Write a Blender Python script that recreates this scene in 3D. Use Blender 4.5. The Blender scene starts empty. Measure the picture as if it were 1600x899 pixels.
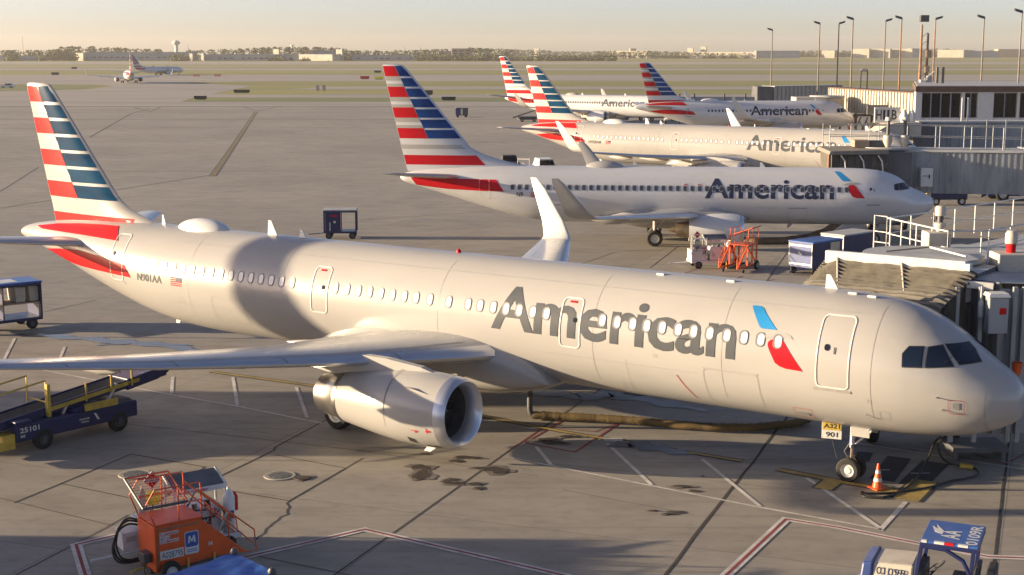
import bpy, bmesh, math, random
from math import sin, cos, pi, radians, sqrt, atan2, asin
from mathutils import Vector, Matrix
random.seed(7)
# ------------------------------------------------------------------ camera, sky, sun, exposure
SC = bpy.context.scene
CAMH, FPX, PITCH = 12.99, 2230.36, 0.163318
cd = bpy.data.cameras.new('camera'); cam_ob = bpy.data.objects.new('camera', cd); SC.collection.objects.link(cam_ob)
cam_ob.location = (0, 0, CAMH); cam_ob.rotation_euler = (pi/2-PITCH, 0, 0)
cd.sensor_width = 36; cd.lens = 36*FPX/1600; cd.clip_start = .5; cd.clip_end = 60000
SC.camera = cam_ob
SUN_AZ, SUN_EL = 88.0, 9.0            # degrees left of the view axis, degrees up
W = bpy.data.worlds.new('World'); SC.world = W; W.use_nodes = True
nt = W.node_tree; bg = nt.nodes['Background']
sky = nt.nodes.new('ShaderNodeTexSky'); sky.sky_type = 'NISHITA'; sky.sun_disc = False
sky.sun_elevation = radians(SUN_EL); sky.sun_rotation = radians(-SUN_AZ)
sky.altitude = 200; sky.air_density = 0.55; sky.dust_density = 1.1; sky.ozone_density = 0.6
wb = nt.nodes.new('ShaderNodeMix'); wb.data_type = 'RGBA'; wb.blend_type = 'MULTIPLY'; wb.inputs['Factor'].default_value = 1; wb.inputs['B'].default_value = (1.05, .955, 1.02, 1)
hs = nt.nodes.new('ShaderNodeHueSaturation'); hs.inputs['Saturation'].default_value = .97; nt.links.new(sky.outputs[0], hs.inputs['Color']); nt.links.new(hs.outputs[0], wb.inputs['A']); nt.links.new(wb.outputs['Result'], bg.inputs[0]); bg.inputs[1].default_value = .072
sl = bpy.data.lights.new('sun', 'SUN'); sun = bpy.data.objects.new('sun', sl); SC.collection.objects.link(sun)
sl.energy = 4.9; sl.angle = radians(.5); sl.color = (1, .775, .50)
sd = Vector((-sin(radians(SUN_AZ))*cos(radians(SUN_EL)), cos(radians(SUN_AZ))*cos(radians(SUN_EL)), sin(radians(SUN_EL))))
sun.rotation_euler = sd.to_track_quat('Z', 'Y').to_euler()
SC.view_settings.view_transform = 'Standard'; SC.view_settings.look = 'None'
SC.view_settings.exposure = 1.59; SC.view_settings.gamma = 1; SC.view_settings.use_curve_mapping = False
SC.render.engine = 'CYCLES'

def ray(x, y):
    d = ((x-800)/FPX, 1, -(y-449.5)/FPX); c, s = cos(PITCH), sin(PITCH)
    return Vector((d[0], d[1]*c+d[2]*s, -d[1]*s+d[2]*c))
def G(x, y, z=0):                     # measured point of the photograph -> world point at height z
    w = ray(x, y); t = (z-CAMH)/w.z; return Vector((w.x*t, w.y*t, z))
def AT(x, y, Y):                      # measured point -> world point at depth Y
    w = ray(x, y); t = Y/w.y; return Vector((w.x*t, Y, CAMH+w.z*t))

# ------------------------------------------------------------------ materials
def mat(name, col, rough=.5, metal=0, var=.12, scale=1.5, coat=0, bump=0, fine=0, col2=None, stretch=(1, 1, 1), dirt=0, spec=.5):
    m = bpy.data.materials.new(name); m.use_nodes = True; n = m.node_tree.nodes; L = m.node_tree.links
    b = n['Principled BSDF']; b.inputs['Roughness'].default_value = rough; b.inputs['Metallic'].default_value = metal
    b.inputs['Coat Weight'].default_value = coat; b.inputs['Coat Roughness'].default_value = .12
    b.inputs['Specular IOR Level'].default_value = spec
    tc = n.new('ShaderNodeTexCoord'); mp = n.new('ShaderNodeMapping'); mp.inputs['Scale'].default_value = stretch
    L.new(tc.outputs['Object'], mp.inputs[0])
    no = n.new('ShaderNodeTexNoise'); no.inputs['Scale'].default_value = scale; no.inputs['Detail'].default_value = 5
    L.new(mp.outputs[0], no.inputs['Vector'])
    mr = n.new('ShaderNodeMapRange'); mr.inputs[1].default_value = .3; mr.inputs[2].default_value = .7
    L.new(no.outputs[0], mr.inputs[0])
    mx = n.new('ShaderNodeMix'); mx.data_type = 'RGBA'
    c2 = col2 or tuple(c*(1-var) for c in col); c1 = tuple(min(1, c*(1+var*.4)) for c in col)
    mx.inputs['A'].default_value = (*c1, 1); mx.inputs['B'].default_value = (*c2, 1)
    L.new(mr.outputs[0], mx.inputs['Factor']); out = mx.outputs['Result']
    if dirt:
        n2 = n.new('ShaderNodeTexNoise'); n2.inputs['Scale'].default_value = scale*4; n2.inputs['Detail'].default_value = 8; n2.inputs['Roughness'].default_value = .7
        L.new(mp.outputs[0], n2.inputs['Vector'])
        r2 = n.new('ShaderNodeMapRange'); r2.inputs[1].default_value = .52; r2.inputs[2].default_value = .75; r2.inputs[4].default_value = dirt
        L.new(n2.outputs[0], r2.inputs[0])
        m2 = n.new('ShaderNodeMix'); m2.data_type = 'RGBA'; m2.inputs['B'].default_value = (.07, .055, .04, 1)
        L.new(r2.outputs[0], m2.inputs['Factor']); L.new(out, m2.inputs['A']); out = m2.outputs['Result']
    L.new(out, b.inputs['Base Color'])
    rr = n.new('ShaderNodeMapRange'); rr.inputs[3].default_value = max(.02, rough*.88); rr.inputs[4].default_value = min(1, rough*1.15)
    L.new(no.outputs[0], rr.inputs[0]); L.new(rr.outputs[0], b.inputs['Roughness'])
    if bump:
        bp = n.new('ShaderNodeBump'); bp.inputs['Strength'].default_value = bump; bp.inputs['Distance'].default_value = .02
        n3 = n.new('ShaderNodeTexNoise'); n3.inputs['Scale'].default_value = fine or scale*8; n3.inputs['Detail'].default_value = 4
        L.new(mp.outputs[0], n3.inputs['Vector']); L.new(n3.outputs[0], bp.inputs['Height']); L.new(bp.outputs[0], b.inputs['Normal'])
    return m
M = dict(
 pearl=mat('pearl_grey_paint', (.375, .366, .352), .24, .10, .10, .35, spec=.28, dirt=.05, stretch=(.35, 1, 1)),
 white=mat('white_paint', (.60, .60, .585), .35, 0, .08, 1.2, coat=.2, dirt=.12),
 cream=mat('cream_weathered_paint', (.46, .425, .36), .55, 0, .15, .9, dirt=.3),
 wing=mat('wing_grey_paint', (.36, .37, .39), .28, .25, .10, .8, coat=.3, dirt=.12, stretch=(3, .6, 1)),
 slat=mat('bare_metal_slat', (.62, .64, .68), .30, .75, .08, 1.0, stretch=(2, .5, 1)),
 metal=mat('bare_metal', (.55, .52, .48), .28, .95, .2, 2, dirt=.2),
 burnt=mat('heat_stained_metal', (.34, .27, .20), .35, .9, .35, 3, dirt=.4),
 dkmetal=mat('dark_metal', (.10, .10, .105), .5, .4, .3, 3, dirt=.3),
 tyre=mat('tyre_rubber', (.022, .021, .02), .85, 0, .3, 4, bump=.2),
 hub=mat('wheel_hub_paint', (.62, .62, .60), .4, .2, .2, 8, dirt=.4),
 red=mat('red_paint', (.42, .012, .02), .24, 0, .10, 1, spec=.14, stretch=(.4, 1, 1)),
 red2=mat('bright_red_paint', (.50, .014, .016), .24, 0, .10, 1, spec=.14, stretch=(.4, 1, 1)),
 blue=mat('deep_blue_paint', (.004, .018, .05), .2, 0, .2, .55, spec=.05, col2=(.010, .065, .135), stretch=(.5, .5, 2.2)),
 blue2=mat('navy_blue_paint', (.006, .026, .12), .2, 0, .2, .55, spec=.15, col2=(.015, .07, .26), stretch=(.5, .5, 2.2)),
 azure=mat('azure_paint', (.02, .22, .50), .3, 0, .2, .8, coat=.4),
 silver=mat('silver_band_paint', (.33, .335, .34), .24, spec=.2, metal=0) if 0 else mat('silver_band_paint', (.36, .355, .345), .24, .1, .08, 1, coat=.2),
 letter=mat('sunlit_lettering', (.075, .082, .092), .4, 0, .12, 2, spec=.15),  # fleet lettering toned as in sun; same paint as its shaded copy
 navy_letter=mat('navy_and_shaded_lettering', (.026, .036, .08), .4, 0, .12, 2, spec=.2),  # real navy marks, and the fleet lettering toned for shade
 ink=mat('black_marking', (.03, .03, .032), .6, 0, .3, 5),
 line=mat('panel_line_shade', (.27, .26, .25), .6, 0, .2, 5),
 glass=mat('dark_window_glass', (.010, .012, .016), .08, 0, .3, 3, spec=.35),
 cockpit=mat('cockpit_glass', (.006, .011, .025), .05, 0, .3, 2, spec=.7),
 shade=mat('drawn_cabin_blind', (.62, .62, .63), .22, 0, .15, 6, coat=.5),
 silverwhite=mat('silver_white_paint', (.56, .57, .585), .28, .10, .08, .35, coat=.1, dirt=.10, stretch=(.35, 1, 1)),
 shaded_canvas=mat('shaded_grimy_canvas_crease', (.105, .095, .075), .85, 0, .3, 3, bump=.12, fine=5, dirt=.3),  # pleat-valley shade, with some grime, put into the canvas colour
 cabinglass=mat('cabin_window_glass', (.06, .068, .085), .12, 0, .4, 3, spec=.5),
 halo=mat('faint_oil_stain', (.15, .13, .11), .7, 0, .3, 2.5),
 rim2=mat('shaded_window_rim', (.14, .14, .14), .4, 0, .2, 8),  # dark rim that also paints the recess shade beside the pane
 rim=mat('window_rim', (.30, .30, .30), .4, .2, .2, 8),
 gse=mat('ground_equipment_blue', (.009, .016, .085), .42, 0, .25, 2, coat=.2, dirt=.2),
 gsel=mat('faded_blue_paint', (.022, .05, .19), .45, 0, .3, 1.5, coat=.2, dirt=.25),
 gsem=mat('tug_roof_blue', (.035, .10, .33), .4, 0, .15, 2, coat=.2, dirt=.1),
 tarp=mat('blue_tarpaulin', (.035, .12, .42), .55, 0, .25, 1.2, bump=.5, fine=2.5, stretch=(1, 3, 1)),
 yellow=mat('safety_yellow_paint', (.52, .37, .06), .45, 0, .25, 3, dirt=.35),
 orange=mat('safety_orange_paint', (.66, .095, .012), .42, 0, .22, 1.5, coat=.2, dirt=.12),
 tape=mat('white_reflective_tape', (.60, .60, .58), .4, 0, .15, 6, dirt=.2),
 lemon=mat('lemon_tank_paint', (.72, .68, .04), .35, 0, .1, 3),
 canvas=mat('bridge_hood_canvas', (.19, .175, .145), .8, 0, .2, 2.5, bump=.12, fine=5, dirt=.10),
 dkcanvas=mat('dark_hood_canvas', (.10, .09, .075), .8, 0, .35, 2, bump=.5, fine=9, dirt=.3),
 galv=mat('weathered_grey_steel', (.30, .32, .34), .5, .25, .3, .8, dirt=.35, stretch=(1, 1, .3)),
 galvd=mat('dark_bridge_steel', (.13, .135, .145), .55, .2, .35, .8, dirt=.35, stretch=(1, 1, .3)),
 roof=mat('bridge_roof_membrane', (.36, .37, .37), .6, 0, .2, .9, dirt=.3),
 brown=mat('brown_roof_trim', (.13, .075, .05), .6, 0, .25, 1, dirt=.2),
 rust=mat('rusty_pole_steel', (.24, .13, .08), .6, .1, .3, 1.2, dirt=.2),
 pole=mat('weathered_pole_steel', (.17, .145, .125), .55, .1, .3, 1.2, dirt=.2),
 hose=mat('dirty_yellow_hose', (.13, .085, .028), .7, 0, .45, 1.2, bump=.8, fine=14, dirt=.55),
 brhose=mat('brown_air_hose', (.16, .10, .05), .7, 0, .35, 1.5, bump=.8, fine=14, dirt=.4),
 cable=mat('black_rubber_cable', (.02, .018, .016), .5, 0, .3, 8),
 whline=mat('white_ground_paint', (.52, .50, .47), .75, 0, .3, 1.2, dirt=.55),
 ylline=mat('yellow_ground_paint', (.34, .25, .07), .75, 0, .35, 1.0, dirt=.75),
 rdline=mat('red_ground_paint', (.25, .035, .035), .75, 0, .3, 1.4, dirt=.5),
 bkline=mat('black_ground_paint', (.035, .035, .038), .8, 0, .35, 1.0, dirt=.2),
 joint=mat('joint_sealant', (.045, .038, .032), .85, 0, .4, 2),
 seam=mat('drainage_seam', (.085, .08, .078), .85, 0, .3, .05),
 oil=mat('oil_soaked_concrete', (.045, .035, .028), .6, 0, .45, 2.5),
 iron=mat('cast_iron_cover', (.21, .21, .21), .55, .4, .3, 6, bump=.6, fine=12),
 collar=mat('manhole_collar_concrete', (.36, .34, .29), .85, 0, .2, 3),
 wet=mat('standing_water_film', (.13, .125, .12), .26, 0, .3, .6, spec=.6),
 brick=mat('tan_brick', (.36, .27, .19), .8, 0, .2, .2),
 bldg=mat('pale_building_wall', (.44, .40, .33), .75, 0, .2, .1),
 shed=mat('blue_grey_sheet_wall', (.26, .31, .36), .6, .1, .25, .03, stretch=(1, 1, 6)),
 shedroof=mat('grey_sheet_roof', (.30, .33, .36), .6, .1, .2, .05),
 bark=mat('tree_bark', (.09, .07, .05), .9, 0, .3, 1),
 damp=mat('damp_concrete_film', (.085, .08, .078), .4, 0, .3, .6),
 skin_w=mat('tank_white_paint', (.60, .58, .53), .5, 0, .15, .3),
)
def leaf_mat(name, c1, c2):
    m = mat(name, c1, .75, 0, 0, .08, col2=c2); return m
M['leaf'] = leaf_mat('tree_foliage', (.075, .09, .032), (.045, .058, .022))
M['leaf2'] = leaf_mat('olive_foliage', (.085, .095, .030), (.045, .055, .020))

def ground_mat(name, kind):
    m = bpy.data.materials.new(name); m.use_nodes = True; n = m.node_tree.nodes; L = m.node_tree.links
    b = n['Principled BSDF']; tc = n.new('ShaderNodeTexCoord')
    def noise(scale, det=5, rot=0, sc=(1, 1, 1), rough=.55):
        mp = n.new('ShaderNodeMapping'); mp.inputs['Scale'].default_value = sc; mp.inputs['Rotation'].default_value = (0, 0, rot)
        L.new(tc.outputs['Object'], mp.inputs[0])
        t = n.new('ShaderNodeTexNoise'); t.inputs['Scale'].default_value = scale; t.inputs['Detail'].default_value = det; t.inputs['Roughness'].default_value = rough
        L.new(mp.outputs[0], t.inputs['Vector']); return t.outputs[0]
    def mr(src, a, b_, c=0, d=1):
        r = n.new('ShaderNodeMapRange'); r.inputs[1].default_value = a; r.inputs[2].default_value = b_; r.inputs[3].default_value = c; r.inputs[4].default_value = d
        L.new(src, r.inputs[0]); return r.outputs[0]
    def mix(f, A, B, mode='MIX'):
        x = n.new('ShaderNodeMix'); x.data_type = 'RGBA'; x.blend_type = mode
        if isinstance(f, float): x.inputs['Factor'].default_value = f
        else: L.new(f, x.inputs['Factor'])
        for k, v in (('A', A), ('B', B)):
            if isinstance(v, tuple): x.inputs[k].default_value = (*v, 1)
            else: L.new(v, x.inputs[k])
        return x.outputs['Result']
    if kind == 'concrete':
        c = mix(mr(noise(.035, 4), .35, .65), (.315, .288, .243), (.243, .226, .195))
        c = mix(mr(noise(.35, 6, .5, (1, 2.5, 1)), .45, .75, 0, .55), c, (.125, .112, .10))
        c = mix(mr(noise(1.6, 8, .2, (1, 1.6, 1), .7), .5, .8, 0, .6), c, (.11, .098, .086))
        # slab to slab tone
        mp = n.new('ShaderNodeMapping'); mp.inputs['Rotation'].default_value = (0, 0, radians(20.8)); mp.inputs['Location'].default_value = (8.5, 1.0, 0); L.new(tc.outputs['Object'], mp.inputs[0])
        br = n.new('ShaderNodeTexBrick'); br.inputs['Scale'].default_value = 1; br.inputs['Brick Width'].default_value = 7.75; br.inputs['Row Height'].default_value = 6.1
        br.offset = 0; br.inputs['Mortar Size'].default_value = .025; br.inputs['Mortar Smooth'].default_value = .3; br.inputs['Color1'].default_value = (1, 1, 1, 1); br.inputs['Color2'].default_value = (.88, .87, .86, 1)
        br.inputs['Mortar'].default_value = (.52, .49, .46, 1); L.new(mp.outputs[0], br.inputs['Vector'])
        c = mix(.85, c, br.outputs[0], 'MULTIPLY')
        # faint tyre streaks
        c = mix(mr(noise(.9, 3, 0, (.05, 3.5, 1)), .56, .72, 0, .35), c, (.10, .09, .082))
        c = mix(mr(noise(14, 3), .35, .75, 0, .22), c, (.27, .24, .21))
        b.inputs['Roughness'].default_value = .78
        L.new(mr(noise(.5, 5), .3, .7, .62, .88), b.inputs['Roughness'])
        bp = n.new('ShaderNodeBump'); bp.inputs['Strength'].default_value = .12; bp.inputs['Distance'].default_value = .01
        L.new(noise(9, 6), bp.inputs['Height']); L.new(bp.outputs[0], b.inputs['Normal'])
    elif kind == 'pavement':
        c = mix(mr(noise(.012, 4, 0, (1, 3, 1)), .35, .65), (.31, .285, .25), (.245, .228, .205))
        c = mix(mr(noise(.05, 6, 0, (.2, 3, 1)), .5, .75, 0, .5), c, (.11, .10, .094))
        b.inputs['Roughness'].default_value = .8
    elif kind == 'grass':
        c = mix(mr(noise(.006, 5, 0, (.6, 3, 1)), .35, .65), (.195, .19, .034), (.115, .13, .026))
        c = mix(mr(noise(.05, 6, 0, (.3, 2, 1)), .45, .8, 0, .5), c, (.22, .18, .095))
        b.inputs['Roughness'].default_value = .95
    elif kind == 'green':
        c = mix(mr(noise(.03, 5, 0, (.4, 2, 1)), .35, .65), (.085, .12, .030), (.13, .14, .045))
        b.inputs['Roughness'].default_value = .95
    L.new(c, b.inputs['Base Color']); return m
for k in ('concrete', 'pavement', 'grass', 'green'): M[k] = ground_mat(k+'_ground', k)

# ------------------------------------------------------------------ mesh helpers
COL = SC.collection
class MB:
    def __init__(s): s.v = []; s.f = []; s.fm = []; s.ms = []
    def mi(s, m):
        m = M[m] if isinstance(m, str) else m
        if m not in s.ms: s.ms.append(m)
        return s.ms.index(m)
    def add(s, vs, fs, m):
        k = len(s.v); s.v += [tuple(p) for p in vs]; i = s.mi(m)
        for f in fs: s.f.append([a+k for a in f]); s.fm.append(i)
        return s
    def box(s, x0, x1, y0, y1, z0, z1, m):
        return s.add([(x, y, z) for z in (z0, z1) for y in (y0, y1) for x in (x0, x1)],
                     [(0, 2, 3, 1), (4, 5, 7, 6), (0, 1, 5, 4), (2, 6, 7, 3), (0, 4, 6, 2), (1, 3, 7, 5)], m)
    def hexa(s, b4, t4, m):
        return s.add(list(b4)+list(t4), [(3, 2, 1, 0), (4, 5, 6, 7), (0, 1, 5, 4), (1, 2, 6, 5), (2, 3, 7, 6), (3, 0, 4, 7)], m)
    def beam(s, p, q, w, h, m, up=(0, 0, 1)):
        p = Vector(p); q = Vector(q); d = (q-p).normalized(); u = Vector(up)
        if abs(d.dot(u)) > .98: u = Vector((0, 1, 0))
        r = d.cross(u).normalized()*w/2; t = r.cross(d).normalized()*h/2
        return s.hexa([p-r-t, p+r-t, p+r+t, p-r+t], [q-r-t, q+r-t, q+r+t, q-r+t], m)
    def tube(s, pts, r, m, n=8, cap=True):
        pts = [Vector(p) for p in pts]; rs = r if isinstance(r, (list, tuple)) else [r]*len(pts)
        k = len(s.v); i = s.mi(m); prev = None
        for a, p in enumerate(pts):
            d = (pts[min(a+1, len(pts)-1)]-pts[max(a-1, 0)]).normalized()
            if prev is None:
                u = Vector((0, 0, 1)) if abs(d.z) < .9 else Vector((1, 0, 0))
                u = (u-d*u.dot(d)).normalized()
            else: u = (prev-d*prev.dot(d)).normalized()
            prev = u; w = d.cross(u)
            for j in range(n): t = 2*pi*j/n; s.v.append(tuple(p+(u*cos(t)+w*sin(t))*rs[a]))
        for a in range(len(pts)-1):
            for j in range(n):
                s.f.append([k+a*n+j, k+a*n+(j+1) % n, k+(a+1)*n+(j+1) % n, k+(a+1)*n+j]); s.fm.append(i)
        if cap:
            s.f.append([k+j for j in range(n)][::-1]); s.fm.append(i)
            s.f.append([k+(len(pts)-1)*n+j for j in range(n)]); s.fm.append(i)
        return s
    def lathe(s, o, ax, prof, m, n=24, sq=None):
        o = Vector(o); ax = Vector(ax).normalized(); u = Vector((0, 0, 1)) if abs(ax.z) < .9 else Vector((1, 0, 0))
        u = (u-ax*u.dot(ax)).normalized(); w = ax.cross(u); k = len(s.v)
        ml = m if isinstance(m, list) else [m]*(len(prof)-1)
        for x, r in prof:
            for j in range(n):
                t = 2*pi*j/n; kz = 1
                if sq and cos(t) < -.3: kz = sq
                s.v.append(tuple(o+ax*x+(u*cos(t)*kz+w*sin(t))*r))
        for a in range(len(prof)-1):
            i = s.mi(ml[a])
            for j in range(n):
                s.f.append([k+a*n+j, k+(a+1)*n+j, k+(a+1)*n+(j+1) % n, k+a*n+(j+1) % n]); s.fm.append(i)
        return s
    def prism(s, pts, vec, m):
        pts = [Vector(p) for p in pts]; v = Vector(vec); n = len(pts)
        return s.add(pts+[p+v for p in pts], [list(range(n))[::-1], list(range(n, 2*n))]+[[j, (j+1) % n, n+(j+1) % n, n+j] for j in range(n)], m)
    def sheet(s, pts, m): return s.add(pts, [list(range(len(pts)))], m)
    def wheel(s, c, ax, r, w, n=24, hubm='hub', hr=.55):
        a = Vector(ax).normalized(); c = Vector(c); h = w/2
        s.lathe(c-a*h, a, [(0, r*hr), (0, r*.86), (.18*w, r*.985), (.5*w, r), (.82*w, r*.985), (w, r*.86), (w, r*hr)], 'tyre', n)
        for sg in (-1, 1):
            s.lathe(c+a*h*sg, a*sg, [(0, r*hr), (-.25*w, r*hr*.93), (-.28*w, r*.28), (-.10*w, r*.24), (-.08*w, 0.001)], hubm, n)
        return s
    def build(s, name, parent=None, smooth=40, bevel=0, loc=None, rz=0):
        me = bpy.data.meshes.new(name); me.from_pydata(s.v, [], s.f)
        for m in s.ms: me.materials.append(m)
        me.polygons.foreach_set('material_index', s.fm)
        if smooth:
            me.polygons.foreach_set('use_smooth', [True]*len(me.polygons)); me.set_sharp_from_angle(angle=radians(smooth))
        me.update()
        o = bpy.data.objects.new(name, me); COL.objects.link(o)
        if parent: o.parent = parent
        if loc: o.location = loc
        if rz: o.rotation_euler.z = rz
        if bevel:
            b = o.modifiers.new('bevel', 'BEVEL'); b.width = bevel; b.segments = 2; b.limit_method = 'ANGLE'; b.angle_limit = radians(50)
        return o
def tag(o, label=None, cat=None, group=None, kind=None):
    for k, v in (('label', label), ('category', cat), ('group', group), ('kind', kind)):
        if v: o[k] = v
    return o
def empty(name, loc=(0, 0, 0), rz=0, label=None, cat=None, group=None):
    o = bpy.data.objects.new(name, None); COL.objects.link(o); o.location = loc; o.rotation_euler = (0, 0, rz)
    o.empty_display_size = .3
    return tag(o, label, cat, group)
def copy_tree(o, parent=None):
    c = o.copy(); COL.objects.link(c); c.parent = parent
    for ch in [q for q in list(o.children)]: copy_tree(ch, c)
    return c
_tc = {}
def text_mesh(s, bold=0.02):
    """letters as a flat 2D mesh: verts, faces, (minx,maxx), cap height normalised to 1"""
    if (s, bold) in _tc: return _tc[(s, bold)]
    def mk(t):
        cu = bpy.data.curves.new('t', 'FONT'); cu.body = t; cu.size = 1; cu.offset = bold; cu.resolution_u = 3
        ob = bpy.data.objects.new('t', cu); COL.objects.link(ob); dg = bpy.context.evaluated_depsgraph_get()
        me = bpy.data.meshes.new_from_object(ob.evaluated_get(dg)); V = [tuple(v.co) for v in me.vertices]; F = [list(p.vertices) for p in me.polygons]
        bpy.data.objects.remove(ob); bpy.data.curves.remove(cu); bpy.data.meshes.remove(me); return V, F
    H_, _ = mk('H'); cap = max(v[1] for v in H_)-min(v[1] for v in H_); b0 = min(v[1] for v in H_)
    V, F = mk(s); x0 = min(v[0] for v in V)
    V = [((v[0]-x0)/cap, (v[1]-b0)/cap) for v in V]
    _tc[(s, bold)] = (V, F, max(v[0] for v in V)); return _tc[(s, bold)]
def flat_text(s, o, xd, yd, h, m, parent=None, width=None, name='lettering', bold=.02, lift=.004):
    V, F, w = text_mesh(s, bold); xd = Vector(xd).normalized(); yd = Vector(yd).normalized(); nn = xd.cross(yd)
    sx = (width/w) if width else h; o = Vector(o)+nn*lift
    b = MB(); b.add([o+xd*v[0]*sx+yd*v[1]*h for v in V], F, m)
    return b.build(name, parent, smooth=0)
# ------------------------------------------------------------------ aircraft
A321=dict(L=44.5, kind='a', st=[(0,.04,3.22,3.1),(.06,.34,3.5,2.8),(.2,.56,3.75,2.6),(.45,.82,3.98,2.42),(.8,1.06,4.2,2.25),(1.2,1.27,4.48,2.1),(1.6,1.44,4.78,1.99),(2.0,1.57,5.06,1.91),(2.6,1.73,5.4,1.83),(3.3,1.86,5.66,1.78),(4.2,1.94,5.82,1.76),(5.5,1.975,5.9,1.76),(7,1.975,5.9,1.76),(20,1.975,5.9,1.76),(31,1.975,5.9,1.76),(33,1.95,5.9,1.84),(35,1.87,5.9,2.1),(37,1.70,5.89,2.6),(39,1.42,5.84,3.2),(41,1.08,5.72,3.85),(43,.70,5.5,4.4),(44.0,.48,5.32,4.65),(44.35,.36,5.2,4.78),(44.5,.2,5.08,4.88)])
def shorten(T, d):
    r = dict(T); r['L'] = T['L']-d; r['st'] = [(q[0] if q[0] < 12 else (q[0]-d if q[0] > 25 else 7+(q[0]-7)*.4), *q[1:]) for q in T['st']]; return r
A319 = shorten(A321, 10.66)
B738=dict(L=38.0, kind='b', st=[(0,.04,2.95,2.82),(.07,.3,3.18,2.6),(.25,.5,3.36,2.38),(.6,.74,3.56,2.14),(1.2,1.02,3.82,1.84),(1.7,1.2,4.06,1.67),(2.1,1.33,4.4,1.57),(2.6,1.47,4.75,1.48),(3.2,1.6,5.0,1.41),(4.0,1.73,5.19,1.36),(5.2,1.84,5.3,1.33),(6.5,1.88,5.33,1.32),(15,1.88,5.33,1.32),(26,1.88,5.33,1.32),(28,1.84,5.33,1.45),(30,1.7,5.33,1.85),(32,1.45,5.3,2.4),(34,1.12,5.2,3.0),(36,.74,5.02,3.6),(37.2,.48,4.86,3.95),(37.8,.3,4.7,4.15),(38.0,.15,4.55,4.3)])
def pchip(xs,ys,x):
    n=len(xs)
    if x<=xs[0]: return ys[0]
    if x>=xs[-1]: return ys[-1]
    i=0
    while xs[i+1]<x: i+=1
    def sl(k):
        if k<=0: return (ys[1]-ys[0])/(xs[1]-xs[0])
        if k>=n-1: return (ys[-1]-ys[-2])/(xs[-1]-xs[-2])
        h0=xs[k]-xs[k-1];h1=xs[k+1]-xs[k];d0=(ys[k]-ys[k-1])/h0;d1=(ys[k+1]-ys[k])/h1
        if d0*d1<=0: return 0
        w1=2*h1+h0;w2=h1+2*h0
        return (w1+w2)/(w1/d0+w2/d1)
    h=xs[i+1]-xs[i];t=(x-xs[i])/h;m0=sl(i);m1=sl(i+1)
    return (2*t**3-3*t*t+1)*ys[i]+(t**3-2*t*t+t)*h*m0+(-2*t**3+3*t*t)*ys[i+1]+(t**3-t*t)*h*m1
def section(T, s):
    st=T['st'];xs=[q[0] for q in st]; s=min(max(s,0.0),T['L'])
    c = T.setdefault('cache', {}); k = round(s, 3)
    if k not in c:
        hw=pchip(xs,[q[1] for q in st],s);zt=pchip(xs,[q[2] for q in st],s);zb=pchip(xs,[q[3] for q in st],s); c[k]=(hw,(zt+zb)/2,(zt-zb)/2)
    return c[k]
def skin(T, s, z, off=.01, side=1):          # point on the fuselage side seen at station s, height z
    hw, zc, rz = section(T, s); q = max(-.999, min(.999, (z-zc)/rz)); th = asin(q)
    return (s, side*(hw+off)*cos(th), zc+(rz+off)*sin(th))
def decal(name, T, parts, parent, off=.01, side=1, arc=None, gs=.5, gz=.16, label=None):
    """parts: [(verts2d, faces, material)] in (station, height) laid on the fuselage skin; arc=(z0) measures height along the girth"""
    bm = bmesh.new(); ms = []
    for V, F, m in parts:
        m = M[m] if isinstance(m, str) else m
        if m not in ms: ms.append(m)
        vs = [bm.verts.new((v[0], v[1], 0)) for v in V]
        for f in F:
            try: fc = bm.faces.new([vs[i] for i in f]); fc.material_index = ms.index(m)
            except ValueError: pass
    xs = [v.co.x for v in bm.verts]; ys = [v.co.y for v in bm.verts]
    for ax, lo, hi, g in ((0, min(xs), max(xs), gs), (1, min(ys), max(ys), gz)):
        k = int((hi-lo)/g)+1
        for i in range(1, k):
            no = (1, 0, 0) if ax == 0 else (0, 1, 0); c = lo+(hi-lo)*i/k
            bmesh.ops.bisect_plane(bm, geom=bm.verts[:]+bm.edges[:]+bm.faces[:], plane_co=(c, 0, 0) if ax == 0 else (0, c, 0), plane_no=no, dist=1e-5)
    bmesh.ops.triangulate(bm, faces=[f for f in bm.faces if len(f.verts) > 4])
    for v in bm.verts:
        s, z = v.co.x, v.co.y
        if arc is not None:
            hw, zc, rz = section(T, s); th = asin(max(-1, min(1, (arc-zc)/rz)))+(z-arc)/((hw+rz)/2)
            v.co = (s, side*(hw+off)*cos(th), zc+(rz+off)*sin(th))
        else: v.co = skin(T, s, z, off, side)
    bmesh.ops.recalc_face_normals(bm, faces=bm.faces[:])
    if bm.faces and sum(f.normal.y*side*f.calc_area() for f in bm.faces) < 0: bmesh.ops.reverse_faces(bm, faces=bm.faces[:])
    me = bpy.data.meshes.new(name); bm.to_mesh(me); bm.free()
    for m in ms: me.materials.append(m)
    me.polygons.foreach_set('use_smooth', [True]*len(me.polygons))
    o = bpy.data.objects.new(name, me); COL.objects.link(o); o.parent = parent
    if label: o['label'] = label
    return o
def rrect(cx, cy, w, h, r, n=5):
    p = []
    for qx, qy, a0 in ((1, 1, 0), (-1, 1, pi/2), (-1, -1, pi), (1, -1, 3*pi/2)):
        for i in range(n+1):
            a = a0+pi/2*i/n; p.append((cx+qx*(w/2-r)+r*cos(a), cy+qy*(h/2-r)+r*sin(a)))
    return p
def ring(cx, cy, w, h, r, t, m, n=5, sh=0):
    a = rrect(cx, cy, w, h, r, n); b = rrect(cx, cy, w-2*t, h-2*t, max(.01, r-t), n); k = len(a)
    S = lambda p: (p[0]+sh*(p[1]-cy), p[1])
    return ([S(p) for p in a+b], [[i, (i+1) % k, k+(i+1) % k, k+i] for i in range(k)], m)
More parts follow.
